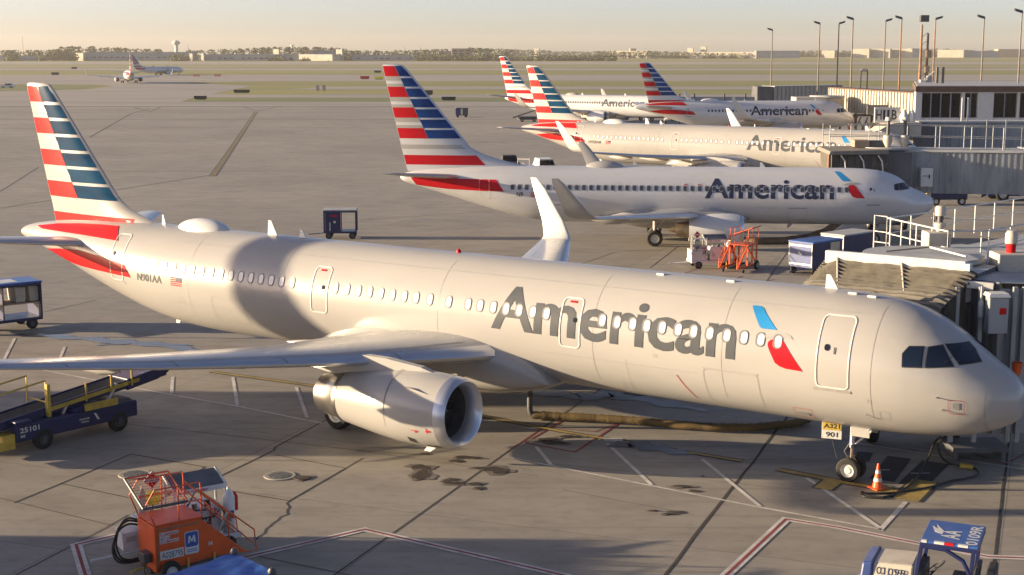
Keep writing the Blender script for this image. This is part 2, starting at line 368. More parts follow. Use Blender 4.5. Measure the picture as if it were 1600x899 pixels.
def disc2(cx, cy, w, h, r, m, n=5, sh=0):
    a = rrect(cx, cy, w, h, r, n); return ([(p[0]+sh*(p[1]-cy), p[1]) for p in a], [list(range(len(a)))], m)
def pol(pts, m): return (pts, [list(range(len(pts)))], m)
def tseg(p, q, w, m):
    d = Vector((q[0]-p[0], q[1]-p[1])); n = Vector((-d.y, d.x)).normalized()*w/2
    return pol([(p[0]+n.x, p[1]+n.y), (q[0]+n.x, q[1]+n.y), (q[0]-n.x, q[1]-n.y), (p[0]-n.x, p[1]-n.y)], m)
def foil(t, n=11):
    up = []; lo = []
    for i in range(n+1):
        x = .5*(1-cos(pi*i/n)); y = 5*t*(.2969*sqrt(x)-.126*x-.3516*x*x+.2843*x**3-.1036*x**4); c = .018*(1-(2*x-1)**2)
        up.append((x, y+c)); lo.append((x, c-y))
    return up[::-1]+lo[1:-1]
def loft(secs, mains, le, parent, name, side=1, n=11, vertical=False, lefrac=.12):
    """secs: (s_le, lateral, z, chord, thickness, bank_deg)"""
    b = MB(); N = None; k0 = 0
    for (sl_, l, z, c, t, bk) in secs:
        F = foil(t, n); N = len(F); a = radians(bk)
        for x, y in F:
            if vertical: b.v.append((sl_+x*c, y*c*1.0, z))
            else: b.v.append((sl_+x*c, side*(l-sin(a)*y*c), z+cos(a)*y*c))
    im, il = b.mi(mains), b.mi(le); F = foil(.1, n)
    for i in range(len(secs)-1):
        for j in range(N):
            q = [i*N+j, i*N+(j+1) % N, (i+1)*N+(j+1) % N, (i+1)*N+j]
            if (side > 0) != vertical: q = q[::-1]
            xm = (F[j][0]+F[(j+1) % N][0])/2
            b.f.append(q); b.fm.append(il if xm < lefrac else im)
    b.f.append(list(range(N))); b.fm.append(im)
    k = (len(secs)-1)*N; b.f.append([k+j for j in range(N)][::-1]); b.fm.append(im)
    return b.build(name, parent, smooth=38)
def fuselage(T, parent, body='pearl'):
    body = T.get('body', body)
    b = MB(); N = 72; st = []
    s = 0; L = T['L']
    while s < L:
        st.append(s); s += .05 if s < .4 else (.12 if s < 3 else (.3 if s < 7 else (1.0 if s < L-14 else (.35 if s < L-1 else .08))))
    st.append(L); hood = T['kind'] == 'a'
    for s in st:
        hw, zc, rz = section(T, s)
        for j in range(N):
            t = 2*pi*j/N; b.v.append((s, hw*cos(t), zc+rz*sin(t)))
    im = b.mi(body)
    for i in range(len(st)-1):
        for j in range(N): b.f.append([i*N+j, (i+1)*N+j, (i+1)*N+(j+1) % N, i*N+(j+1) % N][::-1]); b.fm.append(im)
    b.f.append(list(range(N))[::-1]); b.fm.append(im)
    k = (len(st)-1)*N; b.f.append([k+j for j in range(N)]); b.fm.append(b.mi('dkmetal'))
    fs = b.build('fuselage', parent, smooth=60)
    return fs
def fairing(T, parent, s0, s1, wmax, zb, zt, m='pearl'):
    b = MB(); n = 30; N = 36; im = b.mi(m)
    for i in range(n+1):
        t = i/n; s = s0+(s1-s0)*t
        e = min(1, (sin(pi*min(.5, t*1.9)))**.6 if t < .27 else 1) if t < .27 else (1 if t < .6 else max(0.0, 1-((t-.6)/.4)**2.2))
        e = max(.02, e); top = zb+.7+(zt-zb-.7)*e; w = 1.5+(wmax-1.5)*e; bot = 1.95+(zb-1.95)*e
        zc = (top+bot)/2; rz = (top-bot)/2
        for j in range(N):
            a = 2*pi*j/N; ca, sa = cos(a), sin(a); p = .75
            b.v.append((s, w*math.copysign(abs(ca)**p, ca), zc+rz*math.copysign(abs(sa)**p, sa)))
    for i in range(n):
        for j in range(N): b.f.append([i*N+j, (i+1)*N+j, (i+1)*N+(j+1) % N, i*N+(j+1) % N][::-1]); b.fm.append(im)
    b.f.append(list(range(N))[::-1]); b.fm.append(im); b.f.append([n*N+j for j in range(N)]); b.fm.append(im)
    return b.build('belly_fairing', parent, smooth=60)
def engine(T, side, parent, detail=True):
    if T['kind'] == 'a':
        x0 = T['eng']; l = 5.75*side; zc = 1.79
        e = MB()
        e.lathe((x0, l, zc), (1, 0, -.012), [(.55, .84), (.18, .88), (.03, .97), (0, 1.02), (.05, 1.07), (.22, 1.125), (.38, 1.15)], 'slat', 48)
        e.lathe((x0, l, zc), (1, 0, -.012), [(.382, 1.15), (.8, 1.19), (1.4, 1.215), (2.2, 1.19), (3.0, 1.11), (3.7, 1.01), (4.35, .91), (4.62, .87)], 'pearl', 48)
        e = e.build('engine', parent, 50)
        i_ = MB().lathe((x0, l, zc), (1, 0, -.012), [(.55, .84), (1.05, .83), (1.1, .83)], 'dkmetal', 48).build('inlet_duct', e, 50)
        nz = MB().lathe((x0, l, zc), (1, 0, -.012), [(4.6, .885), (4.75, .875), (4.78, .83), (5.3, .74), (5.75, .63), (5.74, .60), (5.0, .58)], 'metal', 40).build('exhaust_nozzle', e, 50)
        cn = MB().lathe((x0, l, zc), (1, 0, -.012), [(4.9, .35), (5.6, .28), (6.1, .05), (6.12, .001)], 'burnt', 24).build('exhaust_cone', e, 50)
        fx, fr = 1.02, .83
        # pylon
        py = MB()
        a = [(x0+1.0, .10, 2.93), (x0+1.6, .17, 3.10), (x0+3.0, .20, 3.22), (x0+4.6, .2, 3.22), (x0+6.6, .15, 2.9)]
        lowz = [2.85, 2.7, 2.6, 2.4, 2.6]
        for i in range(len(a)-1):
            p, q = a[i], a[i+1]
            py.hexa([(p[0], l-p[1], lowz[i]), (p[0], l+p[1], lowz[i]), (p[0], l+p[1]*.7, p[2]), (p[0], l-p[1]*.7, p[2])],
                    [(q[0], l-q[1], lowz[i+1]), (q[0], l+q[1], lowz[i+1]), (q[0], l+q[1]*.7, q[2]), (q[0], l-q[1]*.7, q[2])], 'pearl')
        py.build('pylon', e, 60)
        if detail:
            MB().lathe((x0+2.28, l, zc-.005), (1, 0, -.012), [(0, 1.187), (.0, 1.192), (.03, 1.191), (.03, 1.187)], 'line', 48).build('cowl_seam', e, 0)
            # strake, drain mast and vents, laid on the cowl
            def cowl(x, deg, off=.012):
                xs = [(.382, 1.15), (.8, 1.19), (1.4, 1.215), (2.2, 1.19), (3.0, 1.11), (3.7, 1.01), (4.35, .91)]
                r = pchip([q[0] for q in xs], [q[1] for q in xs], x)+off; t = radians(deg)
                return Vector((x0+x, l+side*r*cos(t), zc-.012*x+r*sin(t)))
            for xa, xb, da, db in ((1.25, 1.5, -52, -36), (.45, .95, -64, -54)):
                v = MB(); v.sheet([cowl(xa, da), cowl(xb, da+4 if side > 0 else da), cowl(xb, db), cowl(xa, db-4)], 'ink'); v.build('cowl_vent', e, 0)
            st = MB(); p, q = cowl(.75, 38, 0), cowl(1.7, 44, 0); nrm = Vector((0, side*cos(radians(41)), sin(radians(41))))
            st.prism([p, q, q+nrm*.02, (p+q)/2+nrm*.16+Vector((.15, 0, 0)), p+nrm*.02], (0, .02, 0), 'pearl'); st.build('strake', e, 0)
            dm = MB(); p = cowl(.9, -80, -.01); dm.prism([p, p+Vector((.35, 0, 0)), p+Vector((.5, 0, -.17)), p+Vector((.25, 0, -.17))], (0, .05, 0), 'white'); dm.build('drain_mast', e, 0)
            mk = MB()
            for xa, da, w_, h_ in ((.95, -22, .26, 3), (1.03, -25, .05, 9), (.62, -24, .03, 20), (.5, -22, .16, 7)):
                mk.sheet([cowl(xa, da), cowl(xa+w_, da), cowl(xa+w_, da+h_*.45), cowl(xa, da+h_*.45)], 'red2')
            mk.build('cowl_marking', e, 0)
    else:
        x0 = T['eng']; l = 4.83*side; zc = 1.45
        e = MB()
        e.lathe((x0, l, zc), (1, 0, -.01), [(.5, .76), (.15, .80), (.02, .87), (0, .91), (.06, .96), (.25, 1.02)], 'slat', 40, sq=.93)
        e.lathe((x0, l, zc), (1, 0, -.01), [(.25, 1.02), (.7, 1.09), (1.4, 1.12), (2.2, 1.09), (3.0, .98), (3.7, .84), (3.68, .8), (3.0, .8)], 'silverwhite', 40, sq=.95)
        e = e.build('engine', parent, 50)
        MB().lathe((x0, l, zc), (1, 0, -.01), [(.5, .76), (1.0, .76)], 'dkmetal', 40, sq=.93).build('inlet_duct', e, 50)
        MB().lathe((x0, l, zc), (1, 0, -.01), [(3.0, .66), (3.8, .60), (4.3, .52), (4.6, .42), (4.58, .38), (4.2, .36)], 'burnt', 32).build('exhaust_nozzle', e, 50)
        MB().lathe((x0, l, zc), (1, 0, -.01), [(4.2, .30), (4.8, .2), (5.2, .04), (5.21, .001)], 'burnt', 20).build('exhaust_cone', e, 50)
        fx, fr = .98, .75
        py = MB(); py.hexa([(x0+1.3, l-.1, 2.35), (x0+1.3, l+.1, 2.35), (x0+1.3, l+.06, 2.58), (x0+1.3, l-.06, 2.58)],
                  [(x0+4.4, l-.18, 1.9), (x0+4.4, l+.18, 1.9), (x0+4.4, l+.15, 2.7), (x0+4.4, l-.15, 2.7)], 'pearl')
        py.hexa([(x0+4.4, l-.18, 1.9), (x0+4.4, l+.18, 1.9), (x0+4.4, l+.15, 2.7), (x0+4.4, l-.15, 2.7)],
                [(x0+6.2, l-.1, 2.15), (x0+6.2, l+.1, 2.15), (x0+6.2, l+.1, 2.5), (x0+6.2, l-.1, 2.5)], 'pearl')
        py.build('pylon', e, 60)
    # fan with blades and spinner
    f = MB(); f.lathe((x0+fx+.12, l, zc-.01), (1, 0, 0), [(0, .02), (.01, fr)], 'ink', 32)
    for i in range(24):
        a = 2*pi*i/24; d = Vector((0, cos(a), sin(a))); t = Vector((0, -sin(a), cos(a))); c = Vector((x0+fx, l, zc-.01))
        f.add([c+d*.2-t*.02, c+d*.2+t*.02+Vector((.1, 0, 0)), c+d*fr*.98+t*.10+Vector((.1, 0, 0)), c+d*fr*.98-t*.03], [(0, 1, 2, 3)], 'dkmetal')
    f.lathe((x0+fx-.42, l, zc-.01), (1, 0, 0), [(0, .001), (.12, .10), (.42, .24), (.46, .24)], 'dkmetal', 24)
    f.build('fan', e, 40)
    return e
def gear(parent, name, c, r, w, gap, top, strutr, door=None):
    g = MB(); x, l, z = c
    g.tube([(x, l, r), (x, l, r+(top-r)*.45)], strutr*.7, 'metal', 12).tube([(x, l, r+(top-r)*.42), (x, l, top)], strutr, 'hub', 12)
    g.tube([(x, l-gap-.05, r), (x, l+gap+.05, r)], strutr*.7, 'dkmetal', 10)
    g.tube([(x+strutr, l, r+.25), (x+strutr*3.2, l, r+(top-r)*.32), (x+strutr, l, r+(top-r)*.5)], strutr*.3, 'dkmetal', 8)
    g.tube([(x-.1, l, r+(top-r)*.5), (x-(top-r)*.6, l, top)], strutr*.45, 'hub', 8)
    g.beam((x-.05, l-.12, r+(top-r)*.45), (x-.05, l+.12, r+(top-r)*.45), .10, .10, 'dkmetal')
    g = g.build(name, parent, 50)
    for s in (-1, 1): MB().wheel((x, l+s*gap, r), (0, 1, 0), r, w).build('wheel', g, 40)
    return g
def emblem(T, fs, s0, z0, k, label=None):
    """blue quill, silver beak, red quill; s grows to the left of the picture; (s0,z0)=sunlit tip of the blue quill"""
    def S(p): return [(s0-a*k, z0+b*k) for a, b in p]
    blue = [(0, 0), (.12, .012), (.28, .01), (.40, -.04), (.50, -.14), (1.01, -.58), (.53, -.585), (.44, -.54), (.36, -.44)]
    beak = [(.50, -.84), (.60, -.76), (.75, -.72), (1.0, -.66), (1.30, -.64), (1.48, -.70), (1.57, -.80), (1.35, -.77), (1.13, -.78), (.95, -.80), (.72, -.84)]
    redq = [(.80, -.94), (.86, -.88), (1.0, -.82), (1.20, -.81), (1.30, -.90), (1.95, -1.69), (1.42, -1.67), (1.22, -1.62), (1.07, -1.53), (.84, -1.14), (.79, -1.02)]
    o = decal('emblem', T, [pol(S(blue), 'azure'), pol(S(beak), 'silver'), pol(S(redq), 'red')], fs, off=.014, gs=.3, gz=.12)
    return o
def flag2(s, z, w, h):
    P = [pol([(s, z), (s-w, z), (s-w, z-h), (s, z-h)], 'silver')]
    return P
def airliner(name, T, X, Y, adeg, k, label, wins, text=None, reg=None, detail=True, group='airliners of one fleet on the apron', doors=(), lm='letter', bl='blue', rd='red2', winkind='shade', tip='sharklet'):
    a = radians(adeg); root = empty(name, (X, Y, 0), pi/2+a, label, 'airliner', group); root.scale = (k, k, k)
    fs = fuselage(T, root); L = T['L']; A = T['kind'] == 'a'; d = L-44.5 if A else 0
    wr = T['wing']                                   # station of the wing leading edge at the fuselage side
    T['eng'] = wr-1.4-.0 if A else wr-.9
    # --- tail livery on the fin
    if A: zr = [(5.0, 34.3, 42.15), (5.9, 35.9, 42.4), (6.1, 36.45, 42.43), (6.4, 37.35, 42.5), (6.82, 38.0, 42.63), (11.35, 41.95, 43.8), (11.6, 42.25, 43.82), (11.66, 42.6, 43.7)]
    else: zr = [(4.9, 27.3, 37.5), (5.3, 28.6, 37.62), (5.5, 29.7, 37.68), (5.85, 31.1, 37.75), (6.2, 32.1, 37.85), (6.64, 32.9, 37.95), (12.2, 37.45, 39.2), (12.45, 37.75, 39.25), (12.52, 38.1, 39.15)]
    zr = [(z, p+d, q+d) for z, p, q in zr]
    secs = []
    for z, p, q in zr:
        th = .34 if z < 7 else .34-(z-7)*.034
        secs.append((p, 0, z, q-p, min(.12, th*1.25/(q-p)), 0))
    fin = loft(secs, T.get('body', 'pearl'), T.get('body', 'pearl'), root, 'tail_fin', 1, 10, vertical=True)
    def lin(zs, vs, z):
        z = max(zs[0], min(zs[-1], z)); i = max(q for q in range(len(zs)-1) if zs[q] <= z); return vs[i]+(vs[i+1]-vs[i])*(z-zs[i])/(zs[i+1]-zs[i])
    def le(z): return lin([q[0] for q in zr], [q[1] for q in zr], z)
    def te(z): return lin([q[0] for q in zr], [q[2] for q in zr], z)
    def fy(s, z):
        c = te(z)-le(z); x = min(1, max(0, (s-le(z))/c)); th = .34 if z < 7 else .34-(z-7)*.034; t = min(.12, th*1.25/c)
        y = 5*t*(.2969*sqrt(x)-.126*x-.3516*x*x+.2843*x**3-.1036*x**4)*c; cm = .018*(1-(2*x-1)**2)*c
        return y+.008, cm
    def finpoly(f0, f1, z0, z1, m, sh=None, side=1):
        b_ = MB(); nz, ns = 2, 10; V = []
        for i in range(nz+1):
            z = z0+(z1-z0)*i/nz; s0, s1 = f0(z), f1(z)
            for j in range(ns+1):
                s = s0+(s1-s0)*j/ns; y, cm = fy(s, z); V.append((s, cm+side*y if True else 0, z))
        F = [[i*(ns+1)+j, i*(ns+1)+j+1, (i+1)*(ns+1)+j+1, (i+1)*(ns+1)+j] for i in range(nz) for j in range(ns)]
        if side > 0: F = [f[::-1] for f in F]
        return b_.add(V, F, m)
    top, bot = (11.52, 6.70) if A else (12.42, 7.25)
    n = 7; h = (top-bot)/n
    if A: bd = lambda z: 40.43+d+(z-6.7)*(43.03-40.43)/(11.6-6.7)
    else: bd = lambda z: 35.95+(z-7.25)*(38.35-35.95)/(12.4-7.25)
    for side in (1, -1):
        for i in range(n):
            z1 = top-i*h; z0 = z1-h; gm = 'red' if rd == 'red' else 'red2'
            if i % 2 == 0:
                b_ = finpoly(bd, lambda z: te(z)-.02, z0, z1, gm, side=side); b_.build('tail_stripe', fin, 30)
            else:
                zz = [z1, z1-h*.42, z1-h*.72, z0]
                b_ = finpoly(bd, lambda z: te(z)-.02, zz[1], zz[0], 'silver', side=side)
                b2 = finpoly(bd, lambda z: te(z)-.02, zz[3], zz[2], 'silver', side=side); b_.add(b2.v, b2.f, 'silver'); b_.build('tail_stripe', fin, 30)
            finpoly(lambda z: le(z)+.16, lambda z: bd(z)-.03, z0+.01, z1-h*(.17 if i else 0), bl, side=side).build('tail_panel', fin, 30)
    # tail bands
    P = []
    if A:
        for side in (1, -1):
            up = [(43.0, 5.36), (41.5, 5.55), (40, 5.66), (38.5, 5.72), (37.3, 5.74), (36.9, 5.5), (36.59, 5.23), (38, 5.26), (39.34, 5.28), (41, 5.28), (42.4, 5.28)]
            lo = [(42.3, 4.42), (40.7, 4.58), (39.15, 4.66), (37.32, 4.54), (35.82, 4.36), (35.60, 4.1), (35.40, 3.86), (37.41, 3.92), (39.0, 3.95), (40.3, 4.0), (41.4, 4.18)]
            decal('tail_band', T, [pol([(p+d, q) for p, q in up], rd)], fs, .02, side, gs=.3, gz=.1)
            decal('tail_band', T, [pol([(p+d, q) for p, q in lo], rd)], fs, .02, side, gs=.3, gz=.1)
            finpoly(lambda z: 36.9+d, lambda z: te(z)-.02, 5.6, 6.02, rd, side=side).build('tail_stripe', fin, 30)
    else:
        for side in (1, -1):
            decal('tail_band', T, [pol([(37.2, 4.45), (36, 4.45), (34, 4.45), (32, 4.43), (30.9, 4.42), (30.6, 4.0), (30.33, 3.6), (32, 3.62), (34.5, 3.7), (36.8, 3.92)], rd)], fs, .02, side, gs=.3, gz=.1)
            finpoly(lambda z: (31.75+(z-5.35)*1.0) if z > 5.4 else 31.75, lambda z: te(z)-.03, 5.36, 6.05, rd, side=side).build('tail_stripe', fin, 30)
            finpoly(lambda z: le(z)+.5, lambda z: te(z)-.02, 6.5, 6.8, 'silver', side=side).build('tail_stripe', fin, 30)
    # --- stabilisers
    for side in (1, -1):
        if A: ss = [(38.0+d, .4, 4.82, 4.2, .10, 4), (38.9+d, 1.5, 4.93, 3.6, .10, 5), (42.25+d, 6.1, 5.35, 1.45, .09, 6), (42.75+d, 6.3, 5.37, .8, .06, 6)]
        else: ss = [(32.9, .3, 4.45, 4.3, .10, 6), (34.0, 1.5, 4.6, 3.6, .10, 7), (37.0, 7.0, 5.25, 1.25, .09, 7), (37.4, 7.2, 5.28, .7, .06, 7)]
        loft(ss, 'pearl' if not A else 'wing', 'slat', root, 'horizontal_stabilizer', side, 9, lefrac=.05)
    # --- wings
    for side in (1, -1):
        zf = lambda l: 2.82+.040*(l-2)+.0027*(l-2)**2
        if A:
            ws = [(wr-.6, 1.0, 2.75, 7.3, .13, 3), (wr, 2.0, zf(2), 6.7, .13, 4), (wr+1.3, 4.2, zf(4.2), 5.5, .12, 5), (wr+2.6, 6.4, zf(6.4), 4.35, .115, 6), (wr+5.7, 11.6, zf(11.6), 2.95, .11, 7), (wr+8.8, 16.9, zf(16.9), 1.65, .10, 9)]
            zt = zf(16.9)
            ws += [(wr+9.05, 17.3, zt+.12, 1.55, .10, 25), (wr+9.4, 17.6, zt+.40, 1.42, .095, 52), (wr+9.75, 17.78, zt+.85, 1.25, .09, 72), (wr+11.0, 18.05, zt+2.35, .72, .085, 80), (wr+11.55, 18.12, zt+2.85, .35, .08, 80)]
            zkey = zf
        else:
            zkey = lambda l: 2.05+.095*(l-2)
            ws = [(wr-.7, .9, 1.95, 7.6, .13, 4), (wr, 1.9, 2.05, 6.9, .13, 5), (wr+1.9, 4.8, zkey(4.8), 4.9, .12, 6), (wr+2.6, 5.9, zkey(5.9), 4.2, .115, 6), (wr+5.6, 11.5, zkey(11.5), 2.85, .11, 6), (wr+8.5, 16.6, zkey(16.6), 1.75, .10, 8)]
            zt = zkey(16.6)
            ws += [(wr+8.8, 17.1, zt+.15, 1.65, .10, 25), (wr+9.15, 17.4, zt+.45, 1.5, .095, 52), (wr+9.5, 17.6, zt+.9, 1.3, .09, 70), (wr+10.6, 17.95, zt+2.2, .75, .085, 77), (wr+11.0, 18.0, zt+2.55, .4, .08, 78)]
        wg = loft(ws[:6], 'wing', 'slat', root, 'wing', side, 12, lefrac=.085)
        loft(ws[5:], 'white' if A else 'pearl', 'slat', wg, 'winglet', side, 10, lefrac=.05)
        for l in ((4.0, 8.3, 12.2) if A else (3.6, 8.2, 11.8)):
            b_ = MB(); i = [q for q in range(5) if ws[q][1] <= l <= ws[q+1][1]][0]; t = (l-ws[i][1])/(ws[i+1][1]-ws[i][1])
            ste = (ws[i][0]+ws[i][3])*(1-t)+(ws[i+1][0]+ws[i+1][3])*t; c = 3.3 if l < 9 else 2.6; zz = zkey(l)-.12
            pr = [(0, .02), (.12*c, .12), (.35*c, .2), (.6*c, .2), (.85*c, .1), (c, .015)]
            b_.lathe((ste-c*.72, side*l, zz-.1), (1, 0, .02), pr, 'pearl', 12)
            b_.v = [(p[0], p[1], zz-.1+(p[2]-zz+.1)*1.25) for p in b_.v]
            b_.build('flap_fairing', wg, 60)
        if detail:      # slat gaps and flap line as fine dark seams on the upper skin
            def up(l, x, off=.006):
                i = max(q for q in range(5) if ws[q][1] <= l); i = min(i, 4); t = (l-ws[i][1])/(ws[i+1][1]-ws[i][1])
                P_ = [ws[i][q]*(1-t)+ws[i+1][q]*t for q in range(6)]; tt = P_[4]
                y = 5*tt*(.2969*sqrt(x)-.126*x-.3516*x*x+.2843*x**3-.1036*x**4)+.018*(1-(2*x-1)**2)
                return Vector((P_[0]+x*P_[3], side*l, P_[2]+y*P_[3]+off))
            b_ = MB()
            for x, la, lb in ((.125, 2.4, 16.6), (.70, 6.5, 12.6), (.76, 12.8, 16.4), (.74, 2.4, 6.3)):
                q = 14
                for j in range(q):
                    l0, l1 = la+(lb-la)*j/q, la+(lb-la)*(j+1)/q
                    b_.sheet([up(l0, x), up(l1, x), up(l1, x+.008), up(l0, x+.008)], 'line')
            for l in (4.9, 8.2, 11.2, 14.0):
                xx = [.005, .02, .05, .09, .13]
                for u, v in zip(xx[:-1], xx[1:]): b_.sheet([up(l, u), up(l+.035, u), up(l+.035, v), up(l, v)], 'line')
            b_.build('skin_seam', wg, 0)
    for side in (1, -1): engine(T, side, root, detail)
    if A: fairing(T, root, wr-1.9, wr+9.2, 2.16, 1.22, 3.62)
    else: fairing(T, root, wr-1.5, wr+9.0, 2.05, .95, 2.75)
    mg = T['mg']
    if A:
        gear(root, 'nose_gear', (5.07, 0, 0), .38, .22, .25, 1.95, .075)
        for s in (1, -1): gear(root, 'main_gear', (mg, 3.8*s, 0), .585, .40, .46, 2.75, .14)
        nd = 1.72
    else:
        gear(root, 'nose_gear', (4.0, 0, 0), .345, .2, .2, 1.45, .07)
        for s in (1, -1): gear(root, 'main_gear', (mg, 2.86*s, 0), .565, .38, .43, 2.0, .13)
        nd = 1.3
    for s in (1, -1):
        b_ = MB(); b_.box(4.4 if A else 3.2, 5.0 if A else 3.8, s*.36-.012, s*.36+.012, nd-.22, nd+.12, 'pearl'); b_.build('gear_door', root, 0, bevel=.01)
    # --- cockpit glazing
    if A: cw = [[(3.02, 4.15), (3.06, 4.50), (2.93, 4.69), (2.57, 4.70), (2.53, 4.17)], [(2.41, 4.17), (2.43, 4.69), (2.12, 4.74), (1.74, 4.23)], [(2.04, 4.76), (1.62, 4.76), (1.42, 4.60), (1.16, 4.32), (1.59, 4.27)]]
    else: cw = [[(3.0, 3.92), (3.0, 4.28), (2.75, 4.33), (2.62, 3.90)], [(2.56, 3.90), (2.70, 4.33), (2.3, 4.37), (2.02, 3.95)], [(2.22, 4.36), (2.05, 4.32), (1.80, 4.10), (1.92, 3.93), (1.98, 3.95)]]
    for side in (1, -1):
        for q in cw:
            c = (sum(p[0] for p in q)/len(q), sum(p[1] for p in q)/len(q))
            big = [(c[0]+(p[0]-c[0])*1.10, c[1]+(p[1]-c[1])*1.10) for p in q]
            o = decal('cockpit_window', T, [pol(q, 'cockpit')], fs, .030, side, gs=.12, gz=.08)
            decal('window_frame', T, [pol(big, 'ink' if A else 'line')], o, .016, side, gs=.12, gz=.08)
    # --- cabin windows
    wz = 4.46 if A else 3.93; base = None
    for s in wins:
        if base is None or s > L-13:
            if winkind == 'shade': P = [disc2(s+.012, wz, .30, .43, .14, 'rim2', 4), disc2(s-.015, wz, .215, .34, .105, 'shade', 4)]  # pane off-centre on its rim: dark crescent paints the recess shade
            else: P = [disc2(s, wz, .31, .42, .10, 'rim', 3), disc2(s, wz, .22, .32, .08, 'cabinglass', 3)]
            w_ = MB()
            for V, F, m in P:
                of = .018 if m.startswith('rim') else .024
                w_.add([skin(T, v[0], v[1], of) for v in V], [f[::-1] for f in F], m)
            o = w_.build('window', fs, 30)
            if base is None and s <= L-13: base = (o, s)
        else:
            o = base[0].copy(); COL.objects.link(o); o.parent = fs; o.location = (s-base[1], 0, 0)
    # --- doors
    for (s, z0, z1, w, small) in doors:
        sh = .0; zc_ = (z0+z1)/2; hh = z1-z0
        P = [ring(s, zc_, w, hh, .16, .042 if A else .03, 'tape', 4)]
        o = decal('door', T, P, fs, .02, 1, gs=.3, gz=.12)
        if not small:
            decal('door_window', T, [disc2(s+.2, zc_+.15, .15, .19, .07, 'glass', 3)], o, .022, 1)
            decal('door_handle', T, [pol([(s-.02, zc_-.02), (s-.06, zc_-.02), (s-.06, zc_+.17), (s-.02, zc_+.17)], 'ink')], o, .022, 1)
            decal('door_sill', T, [pol([(s+w/2+.06, z0-.10), (s-w/2-.06, z0-.10), (s-w/2-.06, z0-.02), (s+w/2+.06, z0-.02)], 'line')], o, .016, 1, gs=.3, gz=.1)
        else:
            decal('door_marking', T, [pol([(s+.12, z1-.16), (s-.12, z1-.16), (s-.12, z1-.1), (s+.12, z1-.1)], 'red')], o, .022, 1)
            if A: decal('door_window', T, [disc2(s-.18, zc_+.12, .13, .15, .06, 'glass', 3)], o, .022, 1)
    # --- belly hatches and seams
    if detail:
        P = []
        for (p, q, z0, z1) in (((7.4, 9.25, 2.2, 3.35), (28.9, 30.65, 2.5, 3.53)) if A else ((9.0, 10.3, 1.75, 2.6), (26, 27.3, 1.8, 2.7))):
            P += [ring((p+q)/2, (z0+z1)/2, q-p, z1-z0, .12, .014, 'line', 3), pol([(q, z1), (p, z1), (p, z1+.05), (q, z1+.05)], 'silver')]
        decal('cargo_door', T, P, fs, .012, 1, gs=.4, gz=.15)
        if A:
            P = [ring(1.55, 3.08, .42, .42, .07, .012, 'red', 3), disc2(1.55, 3.12, .17, .2, .02, 'rim', 2)]
            decal('static_port', T, P, fs, .014, 1, gs=.2, gz=.1)
            P = [ring(6.15, 2.25, .6, .36, .06, .012, 'red', 3), disc2(6.15, 2.22, .36, .12, .05, 'rim', 3)]
            decal('service_panel', T, P, fs, .014, 1, gs=.3, gz=.1)
            P = [tseg((.83, 3.6), (.86, 2.3), .014, 'line')]+[tseg((s, 3.3), (s, 1.9), .008, 'line') for s in (12.0,)]+[tseg((31.0, 4.32), (9.5, 4.24), .006, 'line')]
            decal('skin_seam', T, P, fs, .011, 1, gs=.6, gz=.1)
            for s_ in (3.9, 8.6, 13.2, 19.5, 26.9, 31.9):
                decal('skin_seam', T, [pol([(s_+.006, 2.4), (s_-.006, 2.4), (s_-.006, 5.75), (s_+.006, 5.75)], 'rim')], fs, .006, 1, gs=.5, gz=.12)
            for z_, a_, b2_ in ((5.45, 4.2, 33), (3.15, 9.5, 15.2), (3.1, 26.6, 33.5)):
                decal('skin_seam', T, [pol([(b2_, z_), (a_, z_), (a_, z_+.012), (b2_, z_+.012)], 'rim')], fs, .006, 1, gs=.8, gz=.1)
            for s_, z_, w_, h_ in ((10.9, 3.55, .12, .12), (26.0, 2.75, .22, .14), (3.55, 2.6, .3, .24), (3.95, 3.0, .12, .1), (32.4, 3.2, .3, .3), (12.2, 2.3, .3, .25)):
                decal('access_panel', T, [ring(s_, z_, w_, h_, .03, .012, 'rim', 2)], fs, .009, 1, gs=.5, gz=.12)
            for w0, w1 in (((1.95, 4.30), (1.62, 4.66)), ((1.66, 4.31), (1.40, 4.56))):
                MB().tube([skin(T, w0[0], w0[1], .05), skin(T, w1[0], w1[1], .06)], .012, 'ink', 6).build('wiper', fs, 0)
            for s_, z_ in ((2.05, 3.35), (1.9, 3.0), (4.1, 2.55)):
                MB().tube([skin(T, s_, z_, -.01), skin(T, s_, z_, .09), skin(T, s_-.12, z_, .10)], .014, 'metal', 6).build('probe', fs, 40)
            decal('skin_seam', T, [tseg((10.2, 3.0), (9.75, 2.2), .025, 'red')], fs, .012, 1, gs=.2, gz=.1)
    # --- antennas and dome
    an = [(29.1, .5, .55), (27.5, .35, .3), (35.3, .22, .38), (5.9, .42, .42)] if A else [(21, .4, .35), (12, .4, .35)]
    for s, w, hh in an:
        s = s+(d if s > 12 else 0)
        zt = section(T, s)[1]+section(T, s)[2]
        MB().hexa([(s-w*.5, -.03, zt-.03), (s+w*.5, -.03, zt-.03), (s+w*.5, .03, zt-.03), (s-w*.5, .03, zt-.03)],
                  [(s+w*.15, -.012, zt+hh), (s+w*.45, -.012, zt+hh), (s+w*.45, .012, zt+hh), (s+w*.15, .012, zt+hh)], 'white').build('antenna', fs, 0)
    if detail and A:
        for s in (11.6, 9.1, 5.1, 4.5): MB().box(s-.14, s+.14, -.06+.35, .06+.35, section(T, s)[1]+section(T, s)[2]*.975, section(T, s)[1]+section(T, s)[2]*.985+.05, 'white').build('antenna', fs, 0, bevel=.02)
        MB().lathe((20, 0, 5.88), (0, 0, 1), [(0, .09), (.08, .09), (.14, .05), (.15, .001)], 'red2', 12).build('beacon', fs, 40)
    ds = (32.95+d) if A else 20.2
    if not A: ds = T.get('dome', 23.2)
